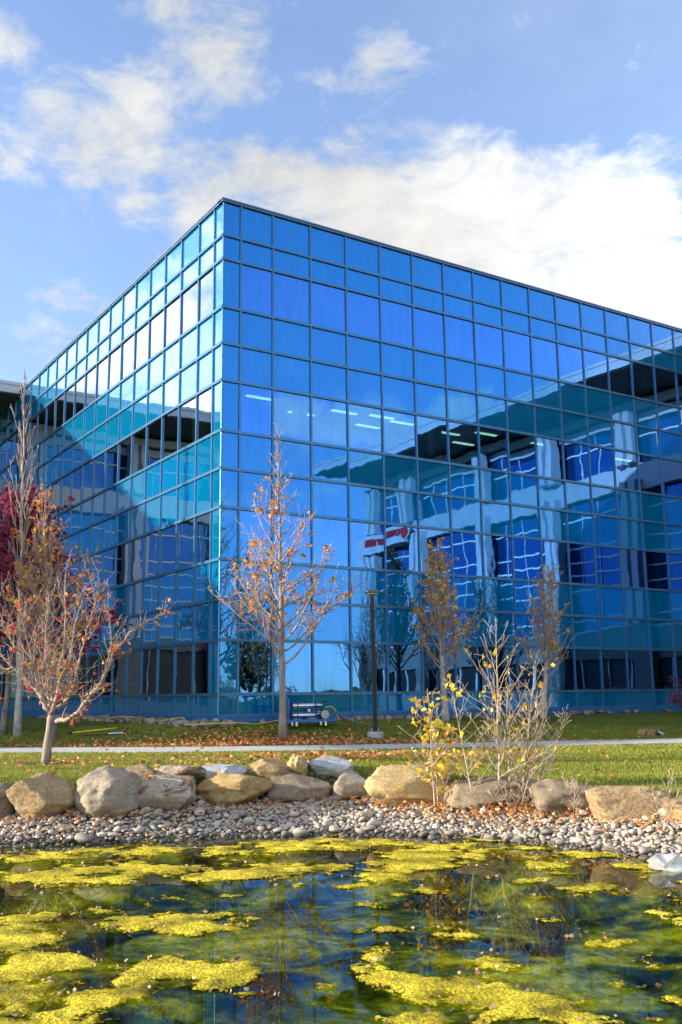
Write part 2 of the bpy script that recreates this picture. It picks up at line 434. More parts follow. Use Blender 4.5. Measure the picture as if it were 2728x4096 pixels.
def mat_algae():
    m, nt = new_mat('yellow_algae')
    pos = nt.add('ShaderNodeNewGeometry').outputs['Position']
    n = nt.noise(pos, 1.9, 6, .65, .3); n2 = nt.noise(pos, 30, 3, .65); n4 = nt.noise(pos, 6.5, 4, .65)
    vo = nt.add('ShaderNodeTexVoronoi', ins={'Vector': pos, 'Scale': 30.})
    c = nt.ramp(n, [(.34, (.17, .14, .012)), (.45, (.52, .40, .02)), (.57, (.92, .69, .04)), (.74, (.96, .78, .09))])
    c = nt.mixc(nt.maprange(n2, .32, .58, .65, 0), c, (.16, .14, .015))
    c = nt.mixc(nt.maprange(n4, .52, .70, 0, .55), c, (.20, .19, .03))
    n5 = nt.noise(pos, 62, 2, .6)
    h = nt.math('ADD', nt.math('MULTIPLY', n2, .7), nt.math('ADD', nt.math('MULTIPLY', n5, .5), nt.math('MULTIPLY', vo.outputs['Distance'], -.35)))
    p = nt.add('ShaderNodeBsdfPrincipled', ins={'Base Color': c, 'Roughness': .7, 'Specular IOR Level': .15, 'Normal': bump(nt, h, .9, .035)})
    cov = nt.add('ShaderNodeAttribute', attribute_name='cover').outputs['Fac']
    a = nt.math('ADD', nt.math('MULTIPLY', cov, 1.25), nt.math('MULTIPLY', nt.math('SUBTRACT', nt.math('ADD', nt.math('MULTIPLY', n2, .6), nt.math('MULTIPLY', n4, .6)), .62), 2.2))
    t = nt.add('ShaderNodeBsdfTransparent', ins={'Color': (.80, .80, .40, 1)})
    mx = nt.add('ShaderNodeMixShader', ins={0: nt.maprange(a, .22, .70, 0., 1., True), 1: t.outputs[0], 2: p.outputs[0]})
    nt.l.new(mx.outputs[0], nt.out.inputs[0]); return m
M['algae'] = mat_algae()
def mat_plastic():
    m, nt = new_mat('clear_plastic_film')
    d = nt.add('ShaderNodeBsdfPrincipled', ins={'Base Color': (.75, .75, .76, 1), 'Roughness': .15})
    t = nt.add('ShaderNodeBsdfTransparent')
    mx = nt.add('ShaderNodeMixShader', ins={0: .6, 1: t.outputs[0], 2: d.outputs[0]})
    nt.l.new(mx.outputs[0], nt.out.inputs[0]); return m
M['film'] = mat_plastic()
def mat_blind():
    m, nt = new_mat('window_blind_slats')
    z = nt.add('ShaderNodeSeparateXYZ', ins={0: nt.add('ShaderNodeNewGeometry').outputs['Position']}).outputs[2]
    w = nt.math('PINGPONG', z, .025)
    c = nt.mixc(nt.maprange(w, 0, .025), (.45, .45, .43), (.85, .85, .83)); principled(nt, c, .7); return m
M['blind'] = mat_blind()

# ------------------------------------------------------------------ world, sun, camera
def dir_azel(px, py):
    X, Y, Z = ray(px*2728/1568, py*2728/1568)
    return math.atan2(X, Y), math.atan2(Z, math.hypot(X, Y))

CLOUD_OFF = (-5.3, 4.4, 0.)
def build_world():
    w = bpy.data.worlds.new('World'); SC.world = w; w.use_nodes = True
    nt = NT(w.node_tree); out = nt.add('ShaderNodeOutputWorld')
    sky = nt.add('ShaderNodeTexSky', sky_type='NISHITA', sun_disc=False, sun_elevation=SUN_EL, sun_rotation=SUN_AZ % (2*math.pi))
    sky.altitude = 1000; sky.air_density = 1.0; sky.dust_density = .35; sky.ozone_density = 2.2
    skyc = nt.vmath('MULTIPLY', nt.vmath('SCALE', sky.outputs[0], scale=.15), (1.24, 1.24, 1.36))
    g = nt.add('ShaderNodeTexCoord').outputs['Generated']
    s = nt.add('ShaderNodeSeparateXYZ', ins={0: g}); x, y, z = s.outputs
    az = nt.math('ARCTAN2', x, y); el = nt.math('ARCSINE', z)
    skyc = nt.vmath('SCALE', skyc, scale=nt.maprange(el, 0., .40, .72, 1.04))
    blobs = []
    for px, py, rx, ry, wt in ((1080, 520, 460, 160, 1.0), (760, 445, 330, 105, .9), (950, 640, 420, 170, 1.), (1350, 620, 320, 200, 1.), (1520, 680, 260, 190, 1.1), (540, 400, 170, 80, .72), (480, 480, 110, 70, .6), (400, 420, 110, 70, .55),
            (255, 340, 140, 140, .74), (320, 475, 70, 50, .58), (525, 105, 120, 105, .78), (365, 15, 70, 40, .66), (240, 40, 45, 55, .5), (115, 245, 60, 75, .6), (15, 85, 65, 40, .6), (450, 330, 90, 60, .5),
            (10, 370, 45, 35, .6), (880, 150, 100, 65, .55), (1490, 90, 80, 100, .50), (1070, 225, 60, 35, .55), (950, 290, 160, 60, .5), (40, 760, 190, 120, .30), (190, 640, 50, 35, .36), (180, 710, 60, 25, .34)):
        a, e = dir_azel(px, py); blobs.append((a, e, rx/2274, ry/2274, wt))
    for px, py, rx, ry, wt in ((400, 755, 120, 95, 1.2), (280, 800, 130, 90, 1.2), (470, 880, 120, 110, 1.25), (150, 870, 140, 90, 1.2), (440, 620, 50, 30, .7), (505, 580, 40, 70, .8)):
        a, e = dir_azel(px, py); blobs.append((2*AL-a, e, rx/2274, ry/2274, wt))
    for px, py, rx, ry, wt in ((675, 960, 55, 45, 1.7), (790, 985, 85, 36, 1.6), (900, 985, 110, 45, 1.8), (1060, 930, 60, 40, 1.6), (1350, 800, 60, 25, .5), (650, 1160, 220, 60, .62), (560, 1330, 200, 80, .6), (720, 1030, 90, 30, .7)):
        a, e = dir_azel(px, py); blobs.append((2*AR-a, e, rx/2274, ry/2274, wt))
    acc = None
    for a, e, ra, re, wt in blobs:
        ce = math.cos(e)
        u = nt.math('DIVIDE', nt.math('SUBTRACT', az, a), ra/ce); v = nt.math('DIVIDE', nt.math('SUBTRACT', el, e), re)
        q = nt.math('ADD', nt.math('MULTIPLY', u, u), nt.math('MULTIPLY', v, v))
        b = nt.math('MULTIPLY', nt.math('EXPONENT', nt.math('MULTIPLY', q, -.7)), wt)
        acc = b if acc is None else nt.math('MAXIMUM', nt.math('MAXIMUM', acc, b), nt.math('MULTIPLY', nt.math('ADD', acc, b), .62))
    zz = nt.math('ADD', nt.math('MAXIMUM', z, 0.), .30)
    p = nt.add('ShaderNodeCombineXYZ', ins={0: nt.math('DIVIDE', x, zz), 1: nt.math('DIVIDE', y, zz), 2: z}).outputs[0]
    p = nt.vmath('ADD', p, CLOUD_OFF)
    n1 = nt.noise(p, 2.6, 12, .60, .35); n2 = nt.noise(p, 9.0, 10, .66, .3); n3 = nt.noise(p, 1.4, 6, .55)
    nn = nt.math('ADD', nt.math('MULTIPLY', n1, .52), nt.math('MULTIPLY', n2, .48))
    acc = nt.math('MAXIMUM', acc, nt.maprange(n3, .56, .8, 0, .55))
    acc = nt.math('MAXIMUM', acc, nt.maprange(el, .80, 1.05, 0, .75, True))          # unseen cloud overhead, added to whiten and lift the ambient light
    acc = nt.math('MAXIMUM', acc, nt.math('MULTIPLY', nt.maprange(y, -.62, -.85, 0, .8, True), nt.maprange(el, .1, .3)))   # unseen cloud added behind the camera as fill light
    dens = nt.math('ADD', nt.math('MULTIPLY', acc, .62), nt.math('MULTIPLY', nt.math('SUBTRACT', nn, .5), 3.0))
    cov = nt.maprange(dens, .10, .70, 0., 1., True)
    veil = nt.math('MULTIPLY', nt.maprange(el, .0, .42, .45, .20), nt.maprange(n3, .3, .7, .4, 1.))
    cov = nt.math('MAXIMUM', cov, veil)
    sd = (math.sin(SUN_AZ)*math.cos(SUN_EL), math.cos(SUN_AZ)*math.cos(SUN_EL), math.sin(SUN_EL))
    dt = nt.vmath('DOT_PRODUCT', g, sd)
    near = nt.math('POWER', nt.math('MAXIMUM', dt, 0.), 3.)
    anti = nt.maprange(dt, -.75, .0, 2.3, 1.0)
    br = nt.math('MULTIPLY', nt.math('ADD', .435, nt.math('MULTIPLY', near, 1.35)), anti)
    br = nt.math('ADD', br, nt.maprange(y, -.60, -.92, 0, .75, True))                # extra brightness on the clouds behind the camera, added to fill camera-facing surfaces
    shade = nt.math('MULTIPLY', nt.maprange(n3, .35, .65, .88, 1.03), nt.maprange(n2, .35, .65, .84, 1.06))
    cc = nt.mixc(nt.maprange(dens, .3, 1.0), (.93, .965, 1.0), (1.0, .985, .955))
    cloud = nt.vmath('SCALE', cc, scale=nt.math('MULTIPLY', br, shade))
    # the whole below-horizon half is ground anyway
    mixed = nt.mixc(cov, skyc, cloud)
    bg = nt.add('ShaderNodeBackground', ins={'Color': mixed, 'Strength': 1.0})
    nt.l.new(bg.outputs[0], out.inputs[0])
build_world()
sun = bpy.data.lights.new('sun', 'SUN'); sun.energy = 5.0; sun.angle = R(.55); sun.color = (1., .90, .74)
so = bpy.data.objects.new('sun', sun); COL.objects.link(so)
sd = Vector((math.sin(SUN_AZ)*math.cos(SUN_EL), math.cos(SUN_AZ)*math.cos(SUN_EL), math.sin(SUN_EL)))
so.rotation_euler = sd.to_track_quat('Z', 'Y').to_euler(); so.location = (-30, 10, 40)

cam = bpy.data.cameras.new('camera'); co = bpy.data.objects.new('camera', cam); COL.objects.link(co)
cam.sensor_fit = 'VERTICAL'; cam.sensor_height = 36; cam.lens = 36*F_PX/4096; cam.clip_end = 3000; cam.clip_start = .05
c_, s_ = math.cos(ROLL), math.sin(ROLL); cp, sp = math.cos(PITCH), math.sin(PITCH)
up0 = Vector((0, -sp, cp)); r0 = Vector((1, 0, 0)); fw = Vector((0, cp, sp))
rt = r0*c_ + up0*s_; up = -r0*s_ + up0*c_
co.matrix_world = Matrix(((rt.x, up.x, -fw.x, 0), (rt.y, up.y, -fw.y, 0), (rt.z, up.z, -fw.z, EYE), (0, 0, 0, 1)))
SC.camera = co
SC.view_settings.view_transform = 'Standard'; SC.view_settings.look = 'None'; SC.view_settings.gamma = 1
SC.view_settings.exposure = 1.0
SC.cycles.max_bounces = 5; SC.cycles.transparent_max_bounces = 8; SC.cycles.glossy_bounces = 4; SC.cycles.diffuse_bounces = 2; SC.cycles.use_light_tree = False
SC.cycles.caustics_reflective = False; SC.cycles.caustics_refractive = False

# ------------------------------------------------------------------ ground, path, water
def build_ground():
    xs = np.unique(np.concatenate([np.linspace(-400, -60, 12), np.linspace(-60, -14, 40), np.linspace(-14, 16, 181), np.linspace(16, 60, 34), np.linspace(60, 400, 12)]))
    ys = np.unique(np.concatenate([np.linspace(-400, -30, 12), np.linspace(-30, 3, 25), np.linspace(3, 13, 41), np.linspace(13, 20, 84), np.linspace(20, 48, 100), np.linspace(48, 90, 18), np.linspace(90, 900, 12)]))
    X, Y = np.meshgrid(xs, ys); Z = ground(X, Y)
    mb = MB(); mb.v = np.stack([X, Y, Z], -1).reshape(-1, 3).tolist()
    nx = len(xs)
    for j in range(len(ys)-1):
        for i in range(nx-1):
            a = j*nx+i; mb.f.append((a, a+1, a+nx+1, a+nx))
            xc, yc = (xs[i]+xs[i+1])/2, (ys[j]+ys[j+1])/2
            sh = np.interp(xc, SHORE_X, SHORE_Y); rk = np.interp(xc, ROCK_X, ROCK_Y)
            mb.mi.append(1 if 2.6 < yc < sh+.05 else (2 if sh <= yc < rk-.1 and yc > 3 else (3 if rk-.1 <= yc < rk+.95 and yc > 3 else 0)))
    o = mb.build('ground', [M['turf'], M['bed'], M['gravel'], M['soil']], smooth_=True); tag(o, kind='structure')
build_ground()
def strip(name, far, near, mat, dz, thick=.1):
    mb = MB(); xs = np.linspace(-60, 60, 121)
    for i in range(120):
        P = []
        for zz in (-thick, 0):
            for x, T in ((xs[i], near), (xs[i+1], near), (xs[i+1], far), (xs[i], far)):
                y = float(np.interp(x, PATH_X, T)); P.append((x, y, gz(x, y)+dz+zz))
        mb.hexa(P)
    return tag(mb.build(name, mat), kind='structure')
strip('path', PATH_F, PATH_N, M['path'], .035)
mb = MB(); mb.quad((-120, 1.5, 0), (120, 1.5, 0), (120, 17.5, 0), (-120, 17.5, 0))
tag(mb.build('water', M['water']), kind='structure')

# ------------------------------------------------------------------ glass office block
ROWS = [17.02, 15.81, 14.93, 13.175, 11.87, 10.56, 8.80, 7.505, 6.19, 4.46, 3.15, 1.845, .11]   # transom heights
BOT = -.56
COLS = [0., .67, 1.95] + [1.95+1.553*i for i in range(1, 20)]
def project(p):
    v = Vector(p) - Vector((0, 0, EYE)); d = v.dot(fw)
    return 1364+F_PX*v.dot(rt)/d, 2048-F_PX*v.dot(up)/d
def build_block():
    L = st(0, 0, -.8)
    root = thing('office_building', 'four storey office block clad in blue mirror glass, its corner pointing at the pond', 'building', L)
    RF = lambda u, d, h: st(u, -d, h)      # right facade, d outward
    LF = lambda u, d, h: st(-d, u, h)      # left facade
    smax = 30.4
    cols = [c for c in COLS if c < smax] + [smax]
    levels = ROWS + [BOT]
    rng = random.Random(5)
    panes = []
    for side, fr in ((0, RF), (1, LF)):
        for ci in range(len(cols)-1):
            for ri in range(len(levels)-1):
                a0, a1 = cols[ci], cols[ci+1]; h1, h0 = levels[ri], levels[ri+1]
                win = ri in (2, 5, 8, 11) and not (ci == 0)
                P = [fr(a0, 0, h0), fr(a1, 0, h0), fr(a1, 0, h1), fr(a0, 0, h1)]
                q = [project(p) for p in P]
                ar = abs(sum(q[i][0]*q[(i+1) % 4][1]-q[(i+1) % 4][0]*q[i][1] for i in range(4)))/2
                cx = sum(p[0] for p in q)/4
                panes.append((ar if -40 < cx < 2760 else 0, side, fr, a0, a1, h0, h1, win))
    panes.sort(key=lambda p: -p[0])
    n = {True: 0, False: 0}; rest = {True: MB(), False: MB()}
    for ar, side, fr, a0, a1, h0, h1, win in panes:
        d = [rng.gauss(0, .0017) for _ in range(3)]; w = a1-a0; hh = h1-h0
        o = [-d[0]*w-d[1]*hh, d[0]*w-d[1]*hh, d[0]*w+d[1]*hh, -d[0]*w+d[1]*hh]
        P = [fr(a0, o[0], h0), fr(a1, o[1], h0), fr(a1, o[2], h1), fr(a0, o[3], h1)]
        if side: P = P[::-1]
        mb = MB() if n[win] < 99 else rest[win]; mb.quad(*P); n[win] += 1
        if mb is not rest[win]: mb.build('window' if win else 'spandrel_panel', M['window'] if win else M['spandrel'], root)
    for win in (True, False):
        o = rest[win].build('window' if win else 'spandrel_panel', M['window'] if win else M['spandrel'], root); o['kind'] = 'stuff'
    for side, fr in ((0, RF), (1, LF)):
        for c in cols[1:]:
            mb = MB(); mb.box(fr, c-.033, c+.033, -.05, .05, BOT, ROWS[0]+.02); mb.build('mullion', M['frame'], root)
        for h in ROWS[1:]:
            mb = MB(); mb.box(fr, -.065 if side == 0 else 0.0, smax+.02, -.04, .065, h-.048, h+.048); mb.build('transom', M['frame'], root)
        mb = MB(); mb.box(fr, -.075 if side == 0 else 0.0, smax+.02, -.06, .075, BOT-.05, BOT+.05); mb.box(fr, -.06 if side == 0 else 0.0, smax+.02, -.06, .06, -.80, BOT-.052)
        mb.build('base_trim', M['trim'], root)
    mb = MB(); mb.tube([st(0, 0, BOT), st(0, 0, ROWS[0])], .035, 6); mb.build('corner_trim', M['frame'], root)
    # coping: two stepped bands
    mb = MB()
    for side, fr in ((0, RF), (1, LF)):
        mb.box(fr, -.08 if side == 0 else 0.0, smax, -.3, .08, ROWS[0]+.022, ROWS[0]+.085); mb.box(fr, -.11 if side == 0 else 0.0, smax, -.32, .11, ROWS[0]+.087, ROWS[0]+.14)
    mb.build('coping', M['coping'], root)
    S = lambda a, b, c: st(a, b, c)
    mb = MB(); mb.box(S, .3, 40, .3, 40, ROWS[0]-.25, ROWS[0]); mb.build('roof', M['concrete'], root)
    mb = MB(); mb.box(S, .02, 40, .02, 40, -1.25, -.79); mb.build('foundation', M['concrete'], root)
    for top in (14.93, 10.56, 6.19, 1.845):
        mb = MB(); mb.box(S, .16, 39, .16, 39, top+.06, top+.5); mb.build('ceiling', M['ceiling'], root)
        mb = MB(); mb.box(S, .16, 39, .16, 39, top-2.85, top-2.6); mb.build('floor_slab', M['carpet'], root)
    mb = MB(); mb.box(S, 8.5, 39, 8.5, 39, -.8, ROWS[0]-.3); mb.build('core_wall', M['interior'], root)
    # partitions and columns behind the glass
    for (s0, t0) in ((3.5, .8), (9.7, .8), (16.0, .8), (22.2, .8), (.8, 3.5), (.8, 9.7), (.8, 16.)):
        mb = MB(); mb.box(S, s0-.2, s0+.2, t0-.2, t0+.2, -.8, ROWS[0]-.3); mb.build('interior_column', M['ceiling'], root)
    # lit ceiling lights
    for (s0, t0, top) in ((1.6, 1.2, 10.56), (.9, 2.6, 10.56), (3.9, 2.2, 10.56), (5.2, 1.2, 10.56), (6.8, 1.0, 10.56), (7.1, 2.4, 10.56), (8.0, 1.3, 10.56), (10.6, 1.6, 10.56), (12.0, .9, 10.56), (12.2, 2.6, 10.56), (15.2, 1.0, 10.56), (20.5, 1.2, 10.56)):
        mb = MB(); mb.box(S, s0, s0+1.1, t0, t0+.16, top+.02, top+.056); mb.build('ceiling_light', M['tube_light'], root)
    # blinds on the left side
    for (t0, t1) in ((.85, 1.9), (2.2, 3.4)):
        mb = MB(); mb.box(S, .10, .13, t0, t1, 4.62, 6.1); mb.build('window_blind', M['blind'], root)
build_block()

# ------------------------------------------------------------------ white wings
def wing(fr, label, loc, length=36.2, sign=False, low=(.24, 1.9)):
    l0, l1 = low
    root = thing('office_wing', label, 'building', loc)
    def part(name, mat, *boxes):
        mb = MB()
        for b in boxes: mb.box(fr, *b)
        return mb.build(name, mat, root)
    part('roof_slab', M['white_panel'], (-1.5, length+1.3, 25.75, 46, 16.99, 17.60), (-1.5, length+1.34, 25.70, 25.748, 17.45, 17.63))
    mb = MB()
    for i in range(int(round(length/4.1))):
        a0 = -1.4+i*4.25; mb.box(fr, a0, a0+4.22, 25.9, 28.5, 16.93, 16.985); mb.box(fr, a0, a0+4.22, 28.53, 31.2, 16.93, 16.985)
    mb.build('soffit', M['soffit'], root)
    part('core', M['soffit'], (-1.4, length-.2, 31.0, 45.5, -1.3, 16.92))
    part('upper_beam', M['white_panel'], (-1.4, length+.1, 30.4, 30.98, 16.18, 16.7))
    part('lower_beam', M['white_panel'], (-1.4, length, 30.62, 30.985, 15.5, 15.98))
    part('spandrel_band', M['white_panel'], (-1.4, length+.3, 30.25, 30.985, 11.45, 12.94))
    cs = [c for c in (2.1, 8.5, 14.9, 21.3, 29.2, 35.4, 42., 48.5, 55., 61.5) if c < length]
    edges = [-1.4] + cs + [length]
    for i in range(len(edges)-1):
        a0, a1 = edges[i], edges[i+1]
        for h0, h1, lines in ((12.95, 15.49, (14.67,)), (3.76, 11.44, (10.5, 8.75, 7.87, 7.05, 6.15, 4.42))):
            mb = MB(); mb.quad(fr(a0, 30.8, h0), fr(a1, 30.8, h0), fr(a1, 30.8, h1), fr(a0, 30.8, h1))
            w = mb.build('window', M['wing_glass'], root)
            mb = MB()
            for hh in lines: mb.box(fr, a0, a1, 30.72, 30.79, hh-.05, hh+.05)
            k = max(1, round((a1-a0)/1.6))
            for j in range(1, k): aa = a0+(a1-a0)*j/k; mb.box(fr, aa-.02, aa+.02, 30.74, 30.788, h0, h1)
            mb.build('window_bars', M['white_paint'], w, origin=loc)
        mb = MB(); mb.quad(fr(a0, 30.75, l0), fr(a1, 30.75, l0), fr(a1, 30.75, l1), fr(a0, 30.75, l1))
        w = mb.build('low_window', M['black'], root)
        mb = MB()
        for j in range(1, 4): aa = a0+(a1-a0)*j/4; mb.box(fr, aa-.03, aa+.03, 30.62, 30.74, l0, l1)
        mb.build('window_bars', M['white_paint'], w, origin=loc)
    part('stone_base', M['stone'], (-1.4, length+.1, 30.45, 30.985, l1, 3.62), (-1.4, length+.1, 30.45, 30.985, -1.3, l0))
    part('stone_cap', M['white_panel'], (-1.4, length+.15, 30.38, 30.985, 3.622, 3.755))
    for c in cs:
        mb = MB()
        for o in (-.6, .14):
            mb.box(fr, c+o, c+o+.46, 29.6, 30.24, 12.95, 16.1); mb.box(fr, c+o, c+o+.46, 29.6, 30.24, 3.76, 11.95)
        mb.box(fr, c-.14, c+.14, 30.0, 30.24, 12.95, 16.1); mb.box(fr, c-.14, c+.14, 30.0, 30.24, 3.76, 11.95)
        mb.build('column', M['white_panel'], root)
        part('stone_pier', M['stone'], (c-.8, c+.8, 29.9, 30.44, -1.3, 3.6))
    if sign:
        part('sign_band', M['white_panel'], (30.0, length+.7, 29.3, 29.58, 11.4, 12.76))
        part('corner_column', M['white_panel'], (length-.2, length+.75, 29.35, 30.2, 3.76, 11.395))
    return root
LW = lambda a, d, h: st(-a, d, h)
RW = lambda a, d, h: st(d, -a, h)
wing(LW, 'white office wing with deep dark soffit meeting the glass block behind the tall bare poplar', LW(0, 30.5, -.9), length=66.5, low=(-.3, 3.1))
wing(RW, 'white office wing with paired columns and a red sign, mirrored in the blue glass', RW(0, 30.5, -.9), sign=True)

def build_sign():
    root = thing('wall_sign', 'red lettered sign with a red shield on the white wing, seen mirrored in the glass', 'sign', RW(30.2, 29.28, 11.6))
    fr = lambda a, d, h: RW(a, d, h)
    G = {'C': ['l', 't', 'b'], 'A': ['l', 'r', 't', 'm'], 'N': ['l', 'r', 't'], 'D': ['l', 'r', 't', 'b'], 'I': ['c'], 'T': ['t', 'c'], 'R': ['l', 'ru', 't', 'm', 'leg'], 'E': ['l', 't', 'm', 'b']}
    a = 30.75; H0, H1 = 11.98, 12.45; k = .105
    for wi, word in enumerate(('CANADIAN', 'TIRE')):
        mb = MB()
        for ch in word:
            w = .14 if ch == 'I' else .37
            for s in G[ch]:
                b = {'l': (a, a+k, H0, H1), 'r': (a+w-k, a+w, H0, H1), 't': (a, a+w, H1-.1, H1), 'b': (a, a+w, H0, H0+.1), 'm': (a, a+w, H0+.17, H0+.26),
                     'c': (a+w/2-k/2-.01, a+w/2+k/2+.01, H0, H1), 'ru': (a+w-k, a+w, H0+.17, H1), 'leg': (a+w-k-.02, a+w-.02, H0, H0+.17)}[s]
                off = {'l': 0, 'r': .001, 't': .002, 'b': .002, 'm': .003, 'c': .001, 'ru': .001, 'leg': 0}[s]
                mb.box(fr, b[0], b[1], 29.16-off, 29.30, b[2], b[3])
            a += w+.06
        a += .16
        mb.build('lettering', M['red_paint'], root)
    def shield(sc, d0, d1):
        P = [(-.42, .5), (.42, .5), (.46, .12), (.22, -.25), (0, -.5), (-.22, -.25), (-.46, .12)]
        mb = MB(); c = 30.12; n = len(P)
        mb.v = [fr(c+p[0]*sc, d0, 12.03+p[1]*sc) for p in P] + [fr(c+p[0]*sc, d1, 12.03+p[1]*sc) for p in P]
        mb.f = [tuple(range(n)), tuple(range(2*n-1, n-1, -1))] + [(i, i+n, (i+1) % n+n, (i+1) % n) for i in range(n)]; mb.mi = [0]*len(mb.f)
        return mb
    shield(1.12, 29.2, 29.3).build('emblem_border', M['white_paint'], root)
    shield(.98, 29.15, 29.25).build('emblem', M['red_paint'], root)
build_sign()
# ------------------------------------------------------------------ rocks
def ico(sub):
    import bmesh
    bm = bmesh.new(); bmesh.ops.create_icosphere(bm, subdivisions=sub, radius=1)
    v = np.array([q.co[:] for q in bm.verts]); f = [tuple(q.index for q in p.verts) for p in bm.faces]; bm.free(); return v, f
ICO = {k: ico(k) for k in (1, 2, 3, 5)}

def rock_mesh(seed, sub, size, rough=.16, cuts=9, round_=0.5):
    """a rock of given half sizes: planes cut off a noisy ball"""
    rng = random.Random(seed); v, f = ICO[sub]; v = v.copy()
    off = Vector((rng.uniform(-50, 50), rng.uniform(-50, 50), rng.uniform(-50, 50)))
    # superellipsoid gives blocky bodies
    e = 1.0 - .45*(1-round_)
    v = np.sign(v)*np.abs(v)**e
    for i in range(len(v)):
        p = Vector(v[i]); n = mnoise.fractal(p*1.1+off, .9, 2.1, 4) if sub >= 3 else mnoise.noise(p*1.2+off)
        v[i] *= 1 + rough*n*.7
    for _ in range(cuts):
        d = np.array([rng.gauss(0, 1), rng.gauss(0, 1), rng.gauss(0, .8)]); d /= np.linalg.norm(d)
        h = rng.uniform(.60, .90); q = v@d; over = np.maximum(q-h, 0); v -= np.outer(over*.96, d)
    if sub >= 5:
        for i in range(len(v)):
            p = Vector(v[i]); r = mnoise.noise(p*3.3+off)*.30 + mnoise.noise(p*8.+off)*.16 + mnoise.noise(p*17.+off)*.07
            st_ = mnoise.noise(Vector((p.x*.8, p.y*.8, p.z*5.5))+off)
            v[i] *= 1 + rough*(r*.42 + st_*.14 - max(0, .12-abs(mnoise.noise(p*1.5-off)))*1.1)
    if sub >= 5: v = v - (v.max(0)+v.min(0))/2; v = v/np.abs(v).max(0)
    v *= np.array(size)
    return v, f

def rock_obj(name, seed, sub, size, mat, loc, rotz, flat=False, **kw):
    v, f = rock_mesh(seed, sub, size, **kw)
    mb = MB(); mb.v = v.tolist(); mb.f = f; mb.mi = [0]*len(f)
    o = mb.build(name, mat, smooth_=not flat); o.location = loc; o.rotation_euler = (0, 0, rotz)
    return o

# boulders of the pond wall: photo box (x0, y0, x1, y1), material, label, roundness
B = [
 (-80, 3142, 88, 3280, 'rock_brown', 'brown angular boulder cut by the left edge of the picture, foot of the pond wall', .3),
 (70, 3098, 320, 3272, 'rock_tan', 'tan boulder with a ledged flat top, left of the tallest grey one', .35),
 (324, 3078, 542, 3276, 'rock_grey', 'tallest boulder of the pond wall, upright pale grey with a rounded top', .75),
 (548, 3112, 772, 3252, 'rock_rust', 'tan boulder with rust brown stains and fallen leaves on its ledge', .35),
 (806, 3100, 1072, 3234, 'rock_gold', 'smooth golden brown boulder with a sloping right shoulder', .7),
 (1080, 3098, 1312, 3218, 'rock_brown', 'broad brown boulder between the golden smooth one and the small square grey one', .6),
 (1312, 3090, 1478, 3208, 'rock_grey', 'small square grey boulder beside the big yellow sandstone block', .3),
 (1476, 3072, 1790, 3228, 'rock_yellow', 'largest yellow sandstone block, rough faced, behind the leafy yellow sapling', .25),
 (1786, 3112, 2160, 3240, 'rock_brown', 'low dark brown boulder behind the bare saplings', .35),
 (2136, 3126, 2390, 3262, 'rock_brown', 'dark rounded boulder with twig shadows, right of the bare saplings', .65),
 (2372, 3148, 2664, 3284, 'rock_tan', 'long tan wedge shaped boulder sloping down to its right end', .3),
 (2668, 3206, 2860, 3318, 'rock_tan', 'tan boulder cut by the right edge of the picture', .4),
 (486, 3068, 622, 3134, 'rock_tan', 'flat tan capstone resting on the wall right of the tallest boulder', .5),
 (628, 3064, 818, 3118, 'rock_rust', 'long flat brownish capstone lying above the rust stained boulder', .25),
 (818, 3062, 978, 3112, 'rock_pale', 'pale blue grey capstone behind the golden boulder', .7),
 (990, 3044, 1168, 3122, 'rock_tan', 'wedge shaped tan capstone under the small yellow stone', .3),
 (1152, 3026, 1228, 3066, 'rock_yellow', 'smallest stone of the wall, a little yellow one on the lawn edge', .7),
 (1236, 3032, 1404, 3092, 'rock_pale', 'pale grey flat capstone on the lawn edge above the square boulder', .5),
]
BPOS = []
for i, (x0, y0, x1, y1, m, lab, rd) in enumerate(B):
    cx = (x0+x1)/2
    tier2 = i >= 12
    gx, gy, g = at(min(max(cx, 0), 2728), y1-4)
    if not (0 <= cx <= 2728):
        X, Y, Z = ray(cx, y1-4); gy = at(min(max(cx, 0), 2728), y1-4)[1]; gx = X/Y*gy
    if tier2:
        gy = float(np.interp(gx, ROCK_X, ROCK_Y)) + 1.0
        X, Y, Z = ray(cx, y1); gx = X/Y*gy; g = Z/Y*gy + EYE
    Xa, Ya, Za = ray(x0, y0); Xb, Yb, Zb = ray(x1, y0)
    dep = .55 if not tier2 else .42
    yc = gy + dep*.75
    w = (Xb/Yb-Xa/Ya)*yc/2; top = Za/Ya*(yc-.1) + EYE
    bot = min(g, gz(gx, gy)) - (.10 if not tier2 else .12)
    h = (top-bot)/2
    gx = (Xa/Ya+Xb/Yb)/2*yc
    o = rock_obj('boulder', 100+i*7, 5, (w*1.15, dep*1.15, h*1.12), M[m], (gx, yc, bot+h), 0., rough=.26, cuts=12 if rd < .5 else 7, round_=rd)
    tag(o, lab, 'boulder', 'boulders of the pond wall'); BPOS.append((gx, yc, w, top))
# hidden backing stones behind the gaps would not show; the bank soil closes them

